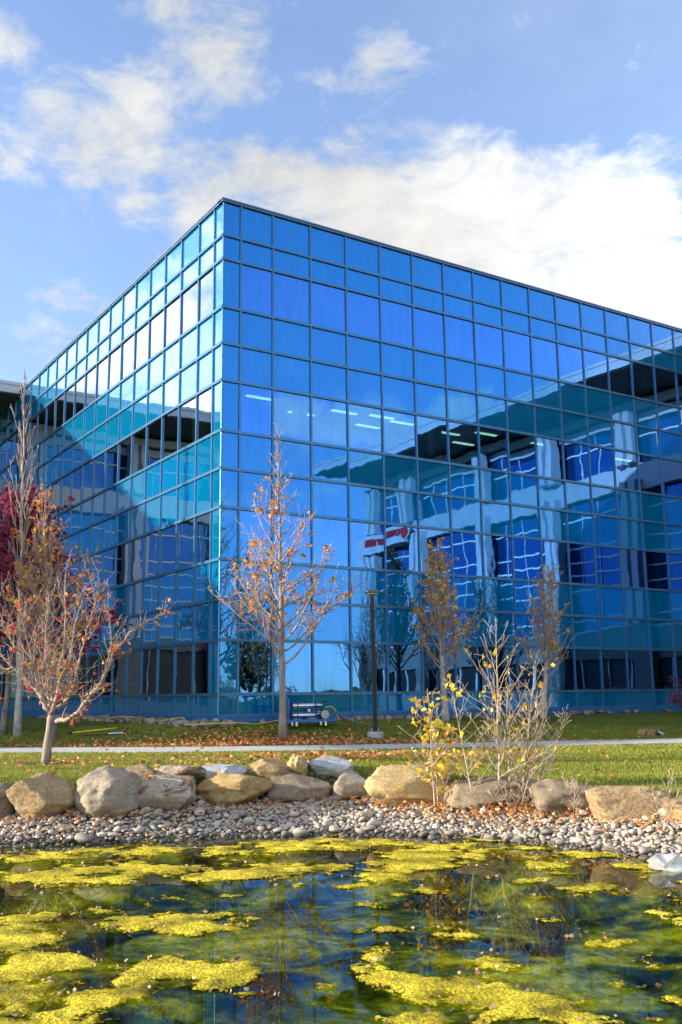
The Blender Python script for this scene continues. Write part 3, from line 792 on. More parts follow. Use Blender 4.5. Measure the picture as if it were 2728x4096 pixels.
def pebbles():
    rng = random.Random(3); pts = []
    grid = {}
    def ok(x, y, r):
        k = (int(x/.16), int(y/.16))
        for a in (-1, 0, 1):
            for b in (-1, 0, 1):
                for (u, v, q) in grid.get((k[0]+a, k[1]+b), ()):
                    if (u-x)**2+(v-y)**2 < (.80*(q+r))**2: return False
        grid.setdefault(k, []).append((x, y, r)); return True
    for layer in range(110000):
        x = rng.uniform(-6.6, 6.2); ys = np.interp(x, SHORE_X, SHORE_Y); yb = np.interp(x, ROCK_X, ROCK_Y)
        y = rng.uniform(ys-.28, yb+.55)
        r = min(.115, max(.026, rng.lognormvariate(math.log(.043), .40)))
        if ok(x, y, r): pts.append((x, y, r))
    metas = []
    for x, y, r in pts:
        z = gz(x, y)
        metas.append((x, y, z + r*rng.uniform(.1, .75), r, rng.uniform(.7, 1.25), rng.uniform(.5, .85), rng.uniform(0, 6.28), rng.uniform(-.4, .4), rng.uniform(-.4, .4)))
    base = [rock_mesh(900+i, 2, (1, 1, 1), rough=.22, cuts=3, round_=1.) for i in range(10)]
    def sz(m): return -m[3]*m[3]/(m[1]*m[1])
    vis = sorted([m for m in metas if abs(m[0]/m[1]) < .345], key=sz)
    solo = vis[:300]; sset = set(map(id, solo)); rest = [m for m in metas if id(m) not in sset]
    meshes = []
    for v, f in base:
        me = bpy.data.meshes.new('pebble'); me.from_pydata(v.tolist(), [], f); me.materials.append(M['pebble'])
        me.polygons.foreach_set('use_smooth', [True]*len(f)); meshes.append(me)
    for m in solo:
        o = bpy.data.objects.new('pebble', rng.choice(meshes)); COL.objects.link(o)
        o.location = m[:3]; o.rotation_euler = (m[7], m[8], m[6]); o.scale = (m[3]*m[4]*1.08, m[3]*1.0/m[4]*1.08, m[3]*m[5])
        tag(o, 'large rounded grey or tan pebble lying among the bank of pebbles by the water', 'pebble', 'rounded pebbles of the pond bank')
    mb = MB()
    V = []; n0 = 0
    for m in rest:
        v, f = base[rng.randrange(10)]
        Rm = np.array(Matrix.Rotation(m[6], 3, 'Z') @ Matrix.Rotation(m[8], 3, 'Y') @ Matrix.Rotation(m[7], 3, 'X'))
        q = (v*np.array([m[3]*m[4]*1.08, m[3]/m[4]*1.08, m[3]*m[5]]))@Rm.T + np.array(m[:3])
        V.append(q); mb.f += [(a+n0, b+n0, c+n0) for a, b, c in f]; n0 += len(v)
    mb.v = np.concatenate(V).tolist(); mb.mi = [0]
    o = mb.build('pebbles', M['pebble_mass'], smooth_=True); tag(o, 'mass of small rounded river pebbles covering the bank', 'pebbles', None, 'stuff')
pebbles()

def cobbles():
    rng = random.Random(11)
    base = []
    for i in range(8):
        v, f = rock_mesh(700+i, 2, (1, 1, 1), rough=.25, cuts=5, round_=.9)
        me = bpy.data.meshes.new('cobble'); me.from_pydata(v.tolist(), [], f); me.polygons.foreach_set('use_smooth', [True]*len(f))
        me.materials.append(M['cobble'] if i % 2 else M['cobble_pale']); base.append(me)
    pl = []
    for i in range(150): pl.append((-rng.uniform(.12, 1.0), rng.uniform(-.4, 15.5), rng.uniform(.09, .19)))
    for i in range(62): pl.append((rng.uniform(-.6, 10.5), -rng.uniform(.12, .55), rng.uniform(.08, .16)))
    for i in range(22): pl.append((rng.uniform(10.5, 26), -rng.uniform(.12, .5), rng.uniform(.09, .17)))
    for s, t, r in pl:
        x, y, _ = st(s, t); z = gz(x, y)
        o = bpy.data.objects.new('cobble', rng.choice(base)); COL.objects.link(o)
        o.location = (x, y, z+r*.35); o.rotation_euler = (rng.uniform(-.3, .3), rng.uniform(-.3, .3), rng.uniform(0, 6.3)); o.scale = (r*rng.uniform(.9, 1.35), r*rng.uniform(.8, 1.1), r*rng.uniform(.6, .9))
        tag(o, 'reddish or pale cobble in the strip of cobbles along the foot of the glass block', 'cobble', 'cobbles along the building foot')
cobbles()

# ------------------------------------------------------------------ trees
def rot_about(d, axis, ang): return Matrix.Rotation(ang, 3, axis) @ d
class Tree:
    def __init__(self, seed): self.rng = random.Random(seed); self.br = []; self.tips = []
    def branch(self, p, d, L, r, lvl, maxl, up=.10, wob=.12, kids=1.0, ratio=.5, ang=(.5, .9), rmin=.006, start=.2, kink=False):
        rng = self.rng; n = max(4, int(L/.16)) if L < 1.6 else max(7, int(L/.24)); n = min(n, 16)
        pts = [Vector(p)]; d = Vector(d).normalized(); rad = [r]; ds = [d]
        for i in range(n):
            d = (d + Vector((rng.gauss(0, wob), rng.gauss(0, wob), rng.gauss(0, wob)+up))).normalized()
            pts.append(pts[-1]+d*(L/n)); ds.append(d); rad.append(max(rmin, r*(1-.82*(i+1)/n)))
        self.br.append((pts, rad, lvl)); self.tips.append((pts[-1], d, lvl))
        if lvl < maxl:
            k = max(1, int(L*kids*rng.uniform(.8, 1.2))); 
            for j in range(k):
                f = start+(.96-start)*((j+rng.random())/k); i = min(n, int(f*n)); q = pts[i]
                ax = ds[i].orthogonal().normalized(); ax = rot_about(ax, ds[i], rng.uniform(0, 6.283))
                nd = rot_about(ds[i], ax, rng.uniform(*ang))
                self.branch(q, nd, max(.12, L*ratio*rng.uniform(.6, 1.2)*(1.05-.6*f)), max(rmin, rad[i]*.6), lvl+1, maxl, up*.8, wob*1.15, kids*1.9, ratio, ang, rmin, .12)
        return pts, rad, ds
    def mesh(self, mb, lo=0, hi=9, k0=8):
        for pts, rad, lvl in self.br:
            if lo <= lvl <= hi: mb.tube(pts, rad, k0 if lvl == 0 else (5 if lvl == 1 else 3), cap=lvl < 2)
    def leaves(self, mb, n_tip, prob, size, lvlmin=2, along=.3, droop=.4, zr=None):
        rng = self.rng
        for pts, rad, lvl in self.br:
            if lvl < lvlmin: continue
            z = pts[-1].z
            pr = prob(pts[-1]) if callable(prob) else prob
            if rng.random() < pr:
                for _ in range(rng.randint(1, n_tip)):
                    q = pts[-1] if rng.random() > along else pts[rng.randrange(len(pts))]
                    q = q + Vector((rng.gauss(0, .03), rng.gauss(0, .03), rng.gauss(0, .03)))
                    mb.leaf(q, (rng.gauss(0, 1), rng.gauss(0, 1), rng.gauss(-droop, .8)), size*rng.uniform(.6, 1.2), rng)

def leader_tree(T, base, H, r, crown0, prof, n, el, maxl=3, kids=2.6, up=.10, lean=(0, 0), wob=.1, ratio=.5, rmin=.006, ang=(.45, .85), base_flare=1.35):
    """single leader with spiralling side branches; prof(f) = branch length at height fraction f of the crown"""
    rng = T.rng; b = Vector(base); m = 22; pts = []; rad = []
    for i in range(m+1):
        f = i/m; pts.append(b + Vector((lean[0]*f+rng.gauss(0, .012)*H*.12, lean[1]*f+rng.gauss(0, .012)*H*.12, H*f)))
        rad.append(max(rmin*1.2, r*(1-f)**.85*(1+(base_flare-1)*max(0, 1-f*9))))
    pts[0] = b - Vector((0, 0, .15))
    T.br.append((pts, rad, 0)); T.tips.append((pts[-1], Vector((0, 0, 1)), 2))
    for j in range(n):
        f = (j+.5*rng.random())/n; h = crown0+(1-crown0)*f*.97
        i = min(m-1, int(h*m)); fr = h*m-i; q = pts[i].lerp(pts[i+1], fr); rr = rad[i]
        az = j*2.4+rng.uniform(-.5, .5); e = el(f)+rng.uniform(-.12, .12)
        d = Vector((math.cos(az)*math.cos(e), math.sin(az)*math.cos(e), math.sin(e)))
        T.branch(q, d, prof(f)*rng.uniform(.75, 1.15), max(rmin, min(rr*.55, .010+.009*prof(f))), 1, maxl, up, wob, kids, ratio, ang, rmin)

def finish(T, root, bark, leafmat, n_tip, prob, size, twig=None, **kw):
    mb = MB(); T.mesh(mb, 0, 0, 10); mb.build('trunk', bark, root, True)
    mb = MB(); T.mesh(mb, 1, 9); mb.build('branches', twig or bark, root, True)
    if leafmat:
        mb = MB(); T.leaves(mb, n_tip, prob, size, **kw); mb.build('leaves', leafmat, root)

# the young maple in front of the corner
bx, by, bz = at(1133, 2962)
top = at_y(1110, 1700, by)
R1 = thing('maple_tree', 'slender young maple with a pyramid of bare twigs and orange leaves, before the building corner', 'tree', (bx, by, bz))
T = Tree(21)
leader_tree(T, (bx, by, bz), top[2]-bz, .118, .225, lambda f: 3.3*(1-f)**1.3+.34, 54, lambda f: .34+.75*f, 3, 2.9, .085, (top[0]-bx, 0), .11, .46, .0058)
finish(T, R1, M['bark_maple'], M['leaf_orange'], 6, .13, .16, M['twig'], lvlmin=2)

# its neighbour behind the crab apple
bx, by, bz = at(206, 2956); top = at_y(175, 1935, by)
R2 = thing('maple_tree', 'young maple with orange brown leaves, standing behind the knobbly crab apple', 'tree', (bx, by, bz))
T = Tree(22)
leader_tree(T, (bx, by, bz), top[2]-bz, .13, .26, lambda f: 2.6*(1-f)**.9+.4, 50, lambda f: .62+.6*f, 3, 2.8, .09, (top[0]-bx, 0), .085, .48, .0085)
finish(T, R2, M['bark_maple'], M['leaf_mixed'], 5, .36, .17, M['twig'], lvlmin=2)

# crab apple at the front left: low forks, one long low limb to the right
bx, by, bz = at(182, 3064)
R3 = thing('crab_apple_tree', 'grey crab apple in a ring of bare soil, almost leafless, with one long low limb', 'tree', (bx, by, bz))
T = Tree(23); rng = T.rng; s1 = by/F_PX
P = lambda px, py, dy=0.: Vector(at_y(px, py, by+dy))
trunk = [Vector((bx, by, bz-.1)), P(190, 2980), P(200, 2920), P(205, 2880), P(208, 2860)]
T.br.append((trunk, [.105, .088, .082, .088, .075], 0))
def limb(path, r0, kids=3.0, L=.9):
    n = len(path); sp = []
    for i in range(n-1):
        for k in range(5): sp.append(path[i].lerp(path[i+1], k/5)+Vector((rng.gauss(0, .012), rng.gauss(0, .012), rng.gauss(0, .012))))
    sp.append(path[-1]); m = len(sp); rad = [max(.008, r0*(1-.8*i/m)) for i in range(m)]
    T.br.append((sp, rad, 1)); T.tips.append((sp[-1], sp[-1]-sp[-2], 2))
    for i in range(3, m):
        for _ in range(2 if rng.random() < kids-int(kids) else 1):
            d = (sp[i]-sp[i-1]).normalized(); ax = rot_about(d.orthogonal().normalized(), d, rng.uniform(0, 6.28))
            T.branch(sp[i], rot_about(d, ax, rng.uniform(.5, 1.1)), L*rng.uniform(.35, 1.25), max(.006, rad[i]*.42), 2, 3, .10, .19, 6., .34, (.6, 1.2), .0045, .1)
            if rng.random() < .7:      # spurs
                ax = rot_about(d.orthogonal().normalized(), d, rng.uniform(0, 6.28)); T.br.append(([sp[i], sp[i]+rot_about(d, ax, 1.2)*.09], [.012, .006], 3))
limb([P(218, 2885), P(268, 2880, -.2), P(310, 2850, -.3), P(370, 2770, -.4), P(410, 2730, -.4), P(450, 2620, -.4), P(520, 2530, -.45), P(600, 2480, -.5), P(668, 2455, -.5)], .055, 1.4, .45)
limb([P(410, 2730, -.4), P(432, 2640, -.5), P(445, 2560, -.6), P(432, 2420, -.6)], .03, 1.5, .5)
limb([P(225, 2835), P(262, 2810, .1), P(290, 2760, .1), P(318, 2640, .2), P(350, 2520, .2), P(395, 2350, .2)], .045, 1.6, .8)
limb([P(208, 2850), P(228, 2780, -.2), P(240, 2680, -.3), P(262, 2540, -.3), P(262, 2300, -.3)], .05, 1.6, .8)
limb([P(200, 2855), P(195, 2800, .3), P(188, 2700, .5), P(180, 2560, .6), P(196, 2380, .7)], .045, 1.6, .8)
limb([P(195, 2850), P(165, 2780, -.1), P(140, 2690, -.2), P(110, 2560, -.3), P(75, 2420, -.3)], .045, 1.7, .8)
limb([P(190, 2840), P(150, 2770, .2), P(95, 2710, .3), P(40, 2660, .4), P(-30, 2570, .5)], .035, 1.7, .7)
limb([P(205, 2840), P(215, 2760, .5), P(275, 2650, .8), P(300, 2500, 1.), P(330, 2400, 1.1)], .04, 1.6, .8)
limb([P(140, 2690, -.2), P(70, 2600, -.5), P(20, 2520, -.6), P(-20, 2400, -.6)], .03, 1.7, .7)
finish(T, R3, M['bark_crab'], M['leaf_crab_mix'], 3, .15, .12, M['twig'], lvlmin=2)

# plum with crimson leaves at the left edge
bx, by, bz = at(8, 2938)
R4 = thing('plum_tree', 'purple leaved plum tree at the left edge, crimson where the sun catches its crown', 'tree', (bx, by, bz))
T = Tree(24)
mpx = bx
leader_tree(T, (bx, by, bz), 8.3, .115, .24, lambda f: 3.4*(1-f)**.6+.5, 54, lambda f: .45+.6*f, 3, 2.7, .09, (.6, 0), .1, .5, .008)
finish(T, R4, M['bark_plum'], M['leaf_plum'], 10, 1., .19, lvlmin=2, along=.75)

# tall poplar, trunk beside the plum
bx, by, bz = at(70, 2950); top = at_y(40, 1490, by)
R5 = thing('poplar_tree', 'tall bare columnar poplar with pale stems rising beside the white wing', 'tree', (bx, by, bz))
T = Tree(25)
leader_tree(T, (bx, by, bz), top[2]-bz, .115, .22, lambda f: 2.1*(1-f)**.5+.5, 34, lambda f: 1.17+.16*f, 3, 2.2, .16, (-.35, 0), .06, .42, .0095, (.2, .45))
finish(T, R5, M['bark_pale'], None, 0, 0, 0, M['twig'])

# two slim trees right of the lamp
for seed, px, py, tx, ty, W, lab, pr in ((26, 1782, 2884, 1742, 2205, 1.9, 'slim upright ash with many orange leaves, directly right of the lamp post', .62),
                                   (27, 2172, 2874, 2205, 2300, 1.75, 'thin pale ash with few orange leaves, behind the bare saplings', .3)):
    bx, by, bz = at(px, py); top = at_y(tx, ty, by)
    r_ = thing('ash_tree', lab, 'tree', (bx, by, bz))
    T = Tree(seed)
    leader_tree(T, (bx, by, bz), top[2]-bz, .12, .26, lambda f: W*(1-f)**.5*1.0+.35, 50, lambda f: .80+.4*f, 3, 2.8, .12, (top[0]-bx, 0), .08, .5, .0085, (.3, .65))
    finish(T, r_, M['bark_pale'], M['leaf_bright'], 5, pr*.5, .17, M['twig'], lvlmin=2)

# saplings on the pebble bank
def sapling(seed, px, py, stems, lab, leaf, n_tip, pr, size, kids=2.6, n=15, bl=.8):
    bx, by, bz = at(px, py)
    r_ = thing('sapling', lab, 'sapling', (bx, by, bz))
    T = Tree(seed); rng = T.rng
    for (x0, tx, ty, rr) in stems:
        b = Vector((at_y(x0, py, by)[0], by+rng.uniform(-.1, .12), bz)); tp = Vector(at_y(tx, ty, by+rng.uniform(-.2, .3)))
        H = tp.z-bz
        leader_tree(T, b, H, rr*.8, .16, lambda f: bl*(1-f)**.7*(H/2.6)+.14, n, lambda f: .60+.3*f, 3, kids, .07, (tp.x-b.x, tp.y-b.y), .11, .45, .0034, (.4, .8), 1.15)
    finish(T, r_, M['bark_birch'], leaf, n_tip, pr, size, M['twig_birch'], lvlmin=2)
sapling(31, 1745, 3228, [(1738, 1712, 2775, .022), (1752, 1735, 2900, .016), (1760, 1800, 3060, .010)], 'small sapling thick with yellow leaves, before the yellow sandstone block', M['leaf_yellow'], 4, .5, .115, 3.6, 22, 1.1)
sapling(32, 1898, 3236, [(1898, 1800, 2715, .026)], 'leaning sapling with few yellow leaves, between the leafy one and the tallest one', M['leaf_yellow'], 3, .2, .11, 3.2, 20, .85)
sapling(33, 2004, 3238, [(2004, 1982, 2478, .036), (2046, 2025, 2760, .02)], 'tallest sapling of the bank with a straight pale stem and scattered yellow leaves', M['leaf_yellow'], 3, .17, .11, 3.4, 30, 1.0)
sapling(34, 2090, 3230, [(2084, 2146, 2610, .03), (2096, 2150, 2760, .022), (2108, 2270, 2850, .014), (2080, 2190, 2800, .016)], 'bare many stemmed sapling spreading to the right, hardly a leaf left', M['leaf_orange'], 2, .06, .08, 3.2, 24, .95)
for sd_, px, py, sts, lab in ((35, 2290, 3268, [(2280, 2270, 3120, .006), (2292, 2300, 3130, .005), (2300, 2330, 3150, .005)], 'dry twiggy seedling before the dark boulder'),
                         (36, 2658, 3300, [(2650, 2610, 3170, .006), (2660, 2690, 3090, .007), (2664, 2720, 3150, .005)], 'thin bare seedling beside the boulder cut by the right edge'),
                         (37, 2080, 3250, [(2060, 2020, 3160, .006), (2070, 2080, 3150, .006), (2095, 2130, 3165, .006), (2100, 2180, 3180, .005), (2040, 1960, 3175, .005)], 'tangle of dry twigs at the feet of the bare saplings')):
    sapling(sd_, px, py, sts, lab, None, 0, 0, 0, 4., 7, .5)

# dark barberry at the right edge
bx, by, bz = at(2735, 2868)
bx, by, _ = st(19.3, -.9); bz = gz(bx, by)
X, Y, Z = ray(2745, 2800); by = 41.0; bx = X/Y*by; bz = gz(bx, by)
r_ = thing('barberry_shrub', 'dark red barberry shrub cut by the right edge, against the glass block', 'shrub', (bx, by, bz))
T = Tree(40)
for i in range(26):
    a = i*2.4; e = T.rng.uniform(.7, 1.5); T.branch((bx+math.cos(a)*.08, by+math.sin(a)*.08, bz), (math.cos(a)*math.cos(e), math.sin(a)*math.cos(e), math.sin(e)), T.rng.uniform(.8, 1.6), .012, 1, 3, .05, .12, 3., .45)
mb = MB(); T.mesh(mb); mb.build('branches', M['bark_dark'], r_, True)
mb = MB(); T.leaves(mb, 5, .9, .09, lvlmin=2, along=.8); mb.build('leaves', M['leaf_plum'], r_)

# trees of the courtyard on the right that the glass mirrors
def bare_tree(seed, s, t, H, lab, leafmat=None, pr=.0, spread=3.2, bark='bark_dark'):
    x, y, _ = st(s, t); z = gz(x, y)
    r_ = thing('courtyard_tree', lab, 'tree', (x, y, z), 'trees of the mirrored courtyard')
    T = Tree(seed); leader_tree(T, (x, y, z), H, .15, .2, lambda f: spread*(1-f)**.6+.4, 30, lambda f: .75+.45*f, 3, 2.0, .1, (0, 0), .1, .5, .011)
    finish(T, r_, M[bark], leafmat, 5, pr, .16, lvlmin=2)
bare_tree(51, 20.5, -9.5, 8.2, 'dark bare tree mirrored in the right part of the glass, before the white columns')
bare_tree(52, 21.5, -16, 8.5, 'dark bare tree mirrored in the glass, left of the first column of the white wing')
bare_tree(53, 22, -24., 7.6, 'dark spreading tree mirrored in the glass below the red sign')
bare_tree(54, 17, -29, 7.5, 'tree with brown leaves mirrored in the glass behind the lamp post', M['leaf_mixed'], .7)
bare_tree(55, 13, -36, 6.0, 'tree with orange leaves mirrored in the lower glass near the corner', M['leaf_orange'], .9)
bare_tree(57, 27, -46, 7.0, 'dense autumn tree mirrored in the lower glass, right of the corner', M['leaf_mixed'], 1.0)
def conifer(seed, s, t, H, lab):
    x, y, _ = st(s, t); z = gz(x, y); r_ = thing('conifer_tree', lab, 'tree', (x, y, z), 'conifers mirrored in the glass')
    T = Tree(seed); rng = T.rng
    leader_tree(T, (x, y, z), H, .16, .08, lambda f: 1.9*(1-f)+.2, 60, lambda f: -.05+.5*f, 2, 3.5, .0, (0, 0), .06, .4, .012)
    finish(T, r_, M['bark_dark'], None, 0, 0, 0)
    mb = MB()
    for pts, rad, lvl in T.br:
        if lvl:
            for p in pts:
                for _ in range(3): mb.leaf(p, (rng.gauss(0, 1), rng.gauss(0, 1), rng.gauss(-.2, .7)), .30, rng)
    mb.build('needles', M['leaf_evergreen'], r_)
conifer(61, 36.5, -69, 10, 'tall dark conifer mirrored low in the glass just right of the corner')
conifer(62, 38.8, -71, 9.5, 'second dark conifer mirrored in the glass beside the taller one')

def far_shrub(seed, s, t, H, mat, lab):
    x, y, _ = st(s, t); z = gz(x, y); r_ = thing('autumn_shrub', lab, 'shrub', (x, y, z), 'autumn shrubs mirrored low in the glass')
    T = Tree(seed); rng = T.rng
    for i in range(16):
        a = i*2.4; e = rng.uniform(.5, 1.4); T.branch((x, y, z), (math.cos(a)*math.cos(e), math.sin(a)*math.cos(e), math.sin(e)), H*rng.uniform(.6, 1.), .03, 1, 3, .05, .12, 1.6, .5, (.4, .9), .012)
    mb = MB(); T.mesh(mb); mb.build('branches', M['bark_dark'], r_, True)
    mb = MB(); T.leaves(mb, 6, 1., .22, lvlmin=2, along=.8); mb.build('leaves', mat, r_)
for i, (s_, t_, H_, m_) in enumerate(((6, -44, 3.2, 'leaf_mixed'), (11, -50, 3.6, 'leaf_litter'), (16, -47, 3.0, 'leaf_evergreen'), (21, -52, 3.8, 'leaf_mixed'), (27, -55, 3.4, 'leaf_litter'), (31, -50, 3.0, 'leaf_evergreen'), (1, -48, 3.4, 'leaf_litter'), (-5, -50, 3.2, 'leaf_mixed'))):
    far_shrub(70+i, s_, t_, H_, M[m_], 'low autumn shrub of the far side, seen mirrored in the lowest rows of glass')

# ------------------------------------------------------------------ lamp post
bx, by, bz = at(1502, 2952)
r_ = thing('lamp_post', 'dark bronze square lamp post with a flat head, on a round concrete footing', 'lamp post', (bx, by, bz))
tz = at_y(1487, 2360, by)
H = tz[2]-bz; lx = tz[0]-bx
def LP(a, b, c): return (bx + a + lx*min(1., max(0., c/H)), by + b, bz + c)
mb = MB(); mb.lathe((bx, by, bz), [(.255, -.15), (.255, .12), (.245, .17), (.20, .195), (.05, .2)], 28); mb.build('footing', M['concrete'], r_, False)
mb = MB(); mb.box(LP, -.062, .062, -.062, .062, .225, H-.13); mb.box(LP, -.12, .12, -.12, .12, .2005, .224); mb.build('pole', M['bronze'], r_)
mb = MB()
for a in (-.095, .095):
    for b in (-.095, .095): mb.lathe(LP(a, b, .224), [(.014, 0), (.014, .035), (.008, .05)], 8)
mb.build('anchor_bolt', M['steel'], r_)
mb = MB(); hc = Vector(LP(0.03, 0, H))
prof = [(.06, -.14), (.10, -.125), (.22, -.115), (.268, -.07), (.262, -.045), (.19, -.01), (.08, .004)]
b0 = len(mb.v); k = 28
mb.lathe(hc, prof, k)
mb.v = [(hc.x+(p[0]-hc.x)*.98, hc.y+(p[1]-hc.y)*.8, p[2]) for p in mb.v]; mb.build('lamp_head', M['lamp_head'], r_, True)
mb = MB(); mb.lathe(hc, [(.15, -.150), (.20, -.128), (.2, -.117)], 24); mb.build('lens', M['lens'], r_)
mb = MB(); mb.lathe(Vector(LP(0, 0, H-.22)), [(.075, 0), (.075, .09), (.05, .1)], 12); mb.build('neck', M['lamp_head'], r_)

# ------------------------------------------------------------------ cart with the cleaning machine, hoses
bx, by, bz = at(1230, 2912)
sx = (bx-CX)*DR[0]+(by-CY)*DR[1]; tx = (bx-CX)*DL[0]+(by-CY)*DL[1]
cang = .35                                              # the cart stands nearly across the view
ca, sa = math.cos(cang), math.sin(cang)
def CF(a, b, c): return (bx+a*ca-b*sa, by+a*sa+b*ca, bz+c)
cart = thing('platform_cart', 'blue flat platform cart with a hoop handle, parked by the glass wall', 'cart', (bx, by, bz))
mb = MB(); mb.box(CF, -.72, .80, -.32, .32, .20, .265); mb.box(CF, -.74, -.70, -.34, .34, .17, .28) ; mb.box(CF, .801, .84, -.34, .34, .17, .28); mb.build('platform', M['blue_paint'], cart)
mb = MB(); mb.tube([CF(-.68, -.27, .26), CF(-.70, -.27, .75), CF(-.74, -.27, .93), CF(-.86, -.27, 1.03), CF(-.86, .27, 1.03), CF(-.74, .27, .93), CF(-.70, .27, .75), CF(-.68, .27, .26)], .03, 8); mb.build('handle', M['blue_paint'], cart, True)
for a in (-.45, .52):
    for b in (-.24, .24):
        mb = MB(); mb.lathe(CF(a, b-.03, .085), [(.05, 0), (.085, .008), (.085, .052), (.05, .06)], 16, axis=Vector(CF(0, 1, 0))-Vector(CF(0, 0, 0))); w = mb.build('caster', M['black'], cart)
        mb = MB(); mb.box(CF, a-.035, a+.035, b-.045, b-.034, .07, .198); mb.box(CF, a-.035, a+.035, b+.034, b+.045, .07, .198); mb.build('fork', M['steel'], w, origin=(bx, by, bz))
mx = thing('cleaning_machine', 'water cleaning unit of two steel cylinders with a white spoked wheel, on the blue cart', 'machine', CF(0, 0, .27))
ax = Vector(CF(1, 0, 0))-Vector(CF(0, 0, 0)); ay = Vector(CF(0, 1, 0))-Vector(CF(0, 0, 0))
for c in (.40, .70):
    mb = MB(); mb.lathe(CF(-.52, -.12, c), [(.05, -.02), (.072, 0), (.072, .96), (.05, .98)], 24, axis=ax); mb.build('cylinder', M['steel'], mx, True)
    mb = MB()
    for a in (-.40, .20): mb.lathe(CF(a, -.12, c), [(.078, 0), (.078, .035)], 24, axis=ax)
    mb.build('strap', M['black'], mx)
mb = MB()
for a in (-.56, -.12, .46): mb.box(CF, a, a+.035, -.2, .2, .275, .33); mb.box(CF, a, a+.035, -.03, .03, .33, .80)
mb.box(CF, -.6, .5, -.02, .02, .545, .575); mb.tube([CF(.46, -.12, .78), CF(.52, -.12, .83), CF(.66, -.12, .82)], .02, 6)
for q in range(7): mb.lathe(CF(-.60, -.16+.05*(q % 3), .36+.07*q), [(.03, 0), (.03, .06)], 8, axis=ax)
mb.build('frame', M['black'], mx)
mb = MB(); mb.lathe(CF(-.02, -.22, .55), [(.045, 0), (.045, .03), (.03, .035)], 16, axis=-ay); mb.build('gauge', M['white_paint'], mx)
for b in (-.30, .24):
    mb = MB(); mb.lathe(CF(.50, b, .415), [(.10, 0), (.155, .01), (.155, .05), (.10, .06)], 28, axis=ay); w = mb.build('wheel', M['black'], mx, True)
    mb = MB(); mb.lathe(CF(.50, b-.006, .415), [(.028, 0), (.028, .015)], 12, axis=ay)
    for q in range(8):
        a = q*math.pi/4; d = ax*math.cos(a)+Vector((0, 0, 1))*math.sin(a); c0 = Vector(CF(.50, b-.004, .415)); mb.tube([c0+d*.02, c0+d*.13], .016, 5)
    mb.lathe(CF(.50, b-.008, .415), [(.132, 0), (.138, .004), (.138, .012), (.115, .014)], 28, axis=ay)
    mb.build('spokes', M['grey_plastic'], w, origin=CF(0, 0, .27))
def hose(name, lab, pts, r, mat):
    P_ = [Vector(p) for p in pts]; out = []
    for i in range(len(P_)-1):
        p0 = P_[max(0, i-1)]; p1 = P_[i]; p2 = P_[i+1]; p3 = P_[min(len(P_)-1, i+2)]
        for k in range(6):
            t = k/6; out.append(.5*((2*p1)+(p2-p0)*t+(2*p0-5*p1+4*p2-p3)*t*t+(3*p1-p0-3*p2+p3)*t**3))
    out.append(P_[-1]); mb = MB(); mb.tube(out, r, 6); o = mb.build(name, mat, None, True, origin=tuple(P_[0])); return tag(o, lab, 'hose')
g = lambda a, b: (CF(a, b, 0)[0], CF(a, b, 0)[1], gz(CF(a, b, 0)[0], CF(a, b, 0)[1])+.02)
hose('hose', 'red hose running from the steel machine down to the grass', [CF(.50, -.33, .62), CF(.75, -.36, .56), CF(1.0, -.38, .32), CF(1.3, -.4, .10), g(1.55, -.45)], .017, M['red_hose'])
hose('hose', 'green hose trailing from the steel machine along the lawn to the lamp post', [CF(.55, -.32, .58), CF(.9, -.3, .40), CF(1.4, -.3, .2), CF(1.9, -.3, .09), g(2.5, -.35), g(2.9, -.3)], .017, M['green_hose'])
hose('hose', 'short yellow hose looping behind the white spoked wheel', [CF(.50, -.34, .64), CF(.68, -.36, .66), CF(.85, -.36, .5), CF(.93, -.34, .26), CF(.96, -.3, .27)], .014, M['yellow'])
pts = []
for i in range(26):
    t = 11.5-i*.62
    s_ = -.75-.25*math.sin(i*1.1) if t > -.6 else -.6+(-.6-t)*.6
    x, y, _ = st(s_ if t > -.6 else .0+(-.6-t)*.9, max(t, -.9)); pts.append((x, y, gz(x, y)+.17+.05*math.sin(i*1.7)))
hose('hose', 'long thin yellow hose lying over the cobbles at the foot of the building', pts, .014, M['yellow'])

# poles of the window cleaners on the grass
def pole(name, lab, a, b, r, mat, extra=None):
    A = Vector(at(*a)); Bq = Vector(at(*b)); A.z += .05; Bq.z += .05
    root = thing(name, lab, 'pole', A)
    mb = MB(); mb.tube([A, A.lerp(Bq, .5), Bq], r, 8); mb.build('shaft', mat, root, True)
    if extra: extra(root, A, Bq)
def ex1(root, A, Bq):
    mb = MB(); d = (A-Bq).normalized(); mb.tube([A+d*.002, A+d*.12], .04, 8); mb.build('clamp', M['black'], root)
def ex2(root, A, Bq):
    d = (Bq-A).normalized(); mb = MB(); mb.tube([A.lerp(Bq, .5)+Vector((0, 0, .01)), A.lerp(Bq, .74)+Vector((0, 0, .01))], .033, 8); mb.build('grip', M['steel'], root)
    mb = MB(); mb.tube([A.lerp(Bq, .74), A.lerp(Bq, .80)+Vector((.02, 0, .16))], .02, 8); mb.build('lever', M['black'], root)
pole('cleaning_pole', 'bright yellow pole lying on the lawn left of the building corner', (290, 2938), (470, 2918), .03, M['yellow'], ex1)
pole('cleaning_pole', 'black telescopic pole with a silver grip lying beside the yellow pole', (310, 2950), (560, 2936), .018, M['black'], ex2)

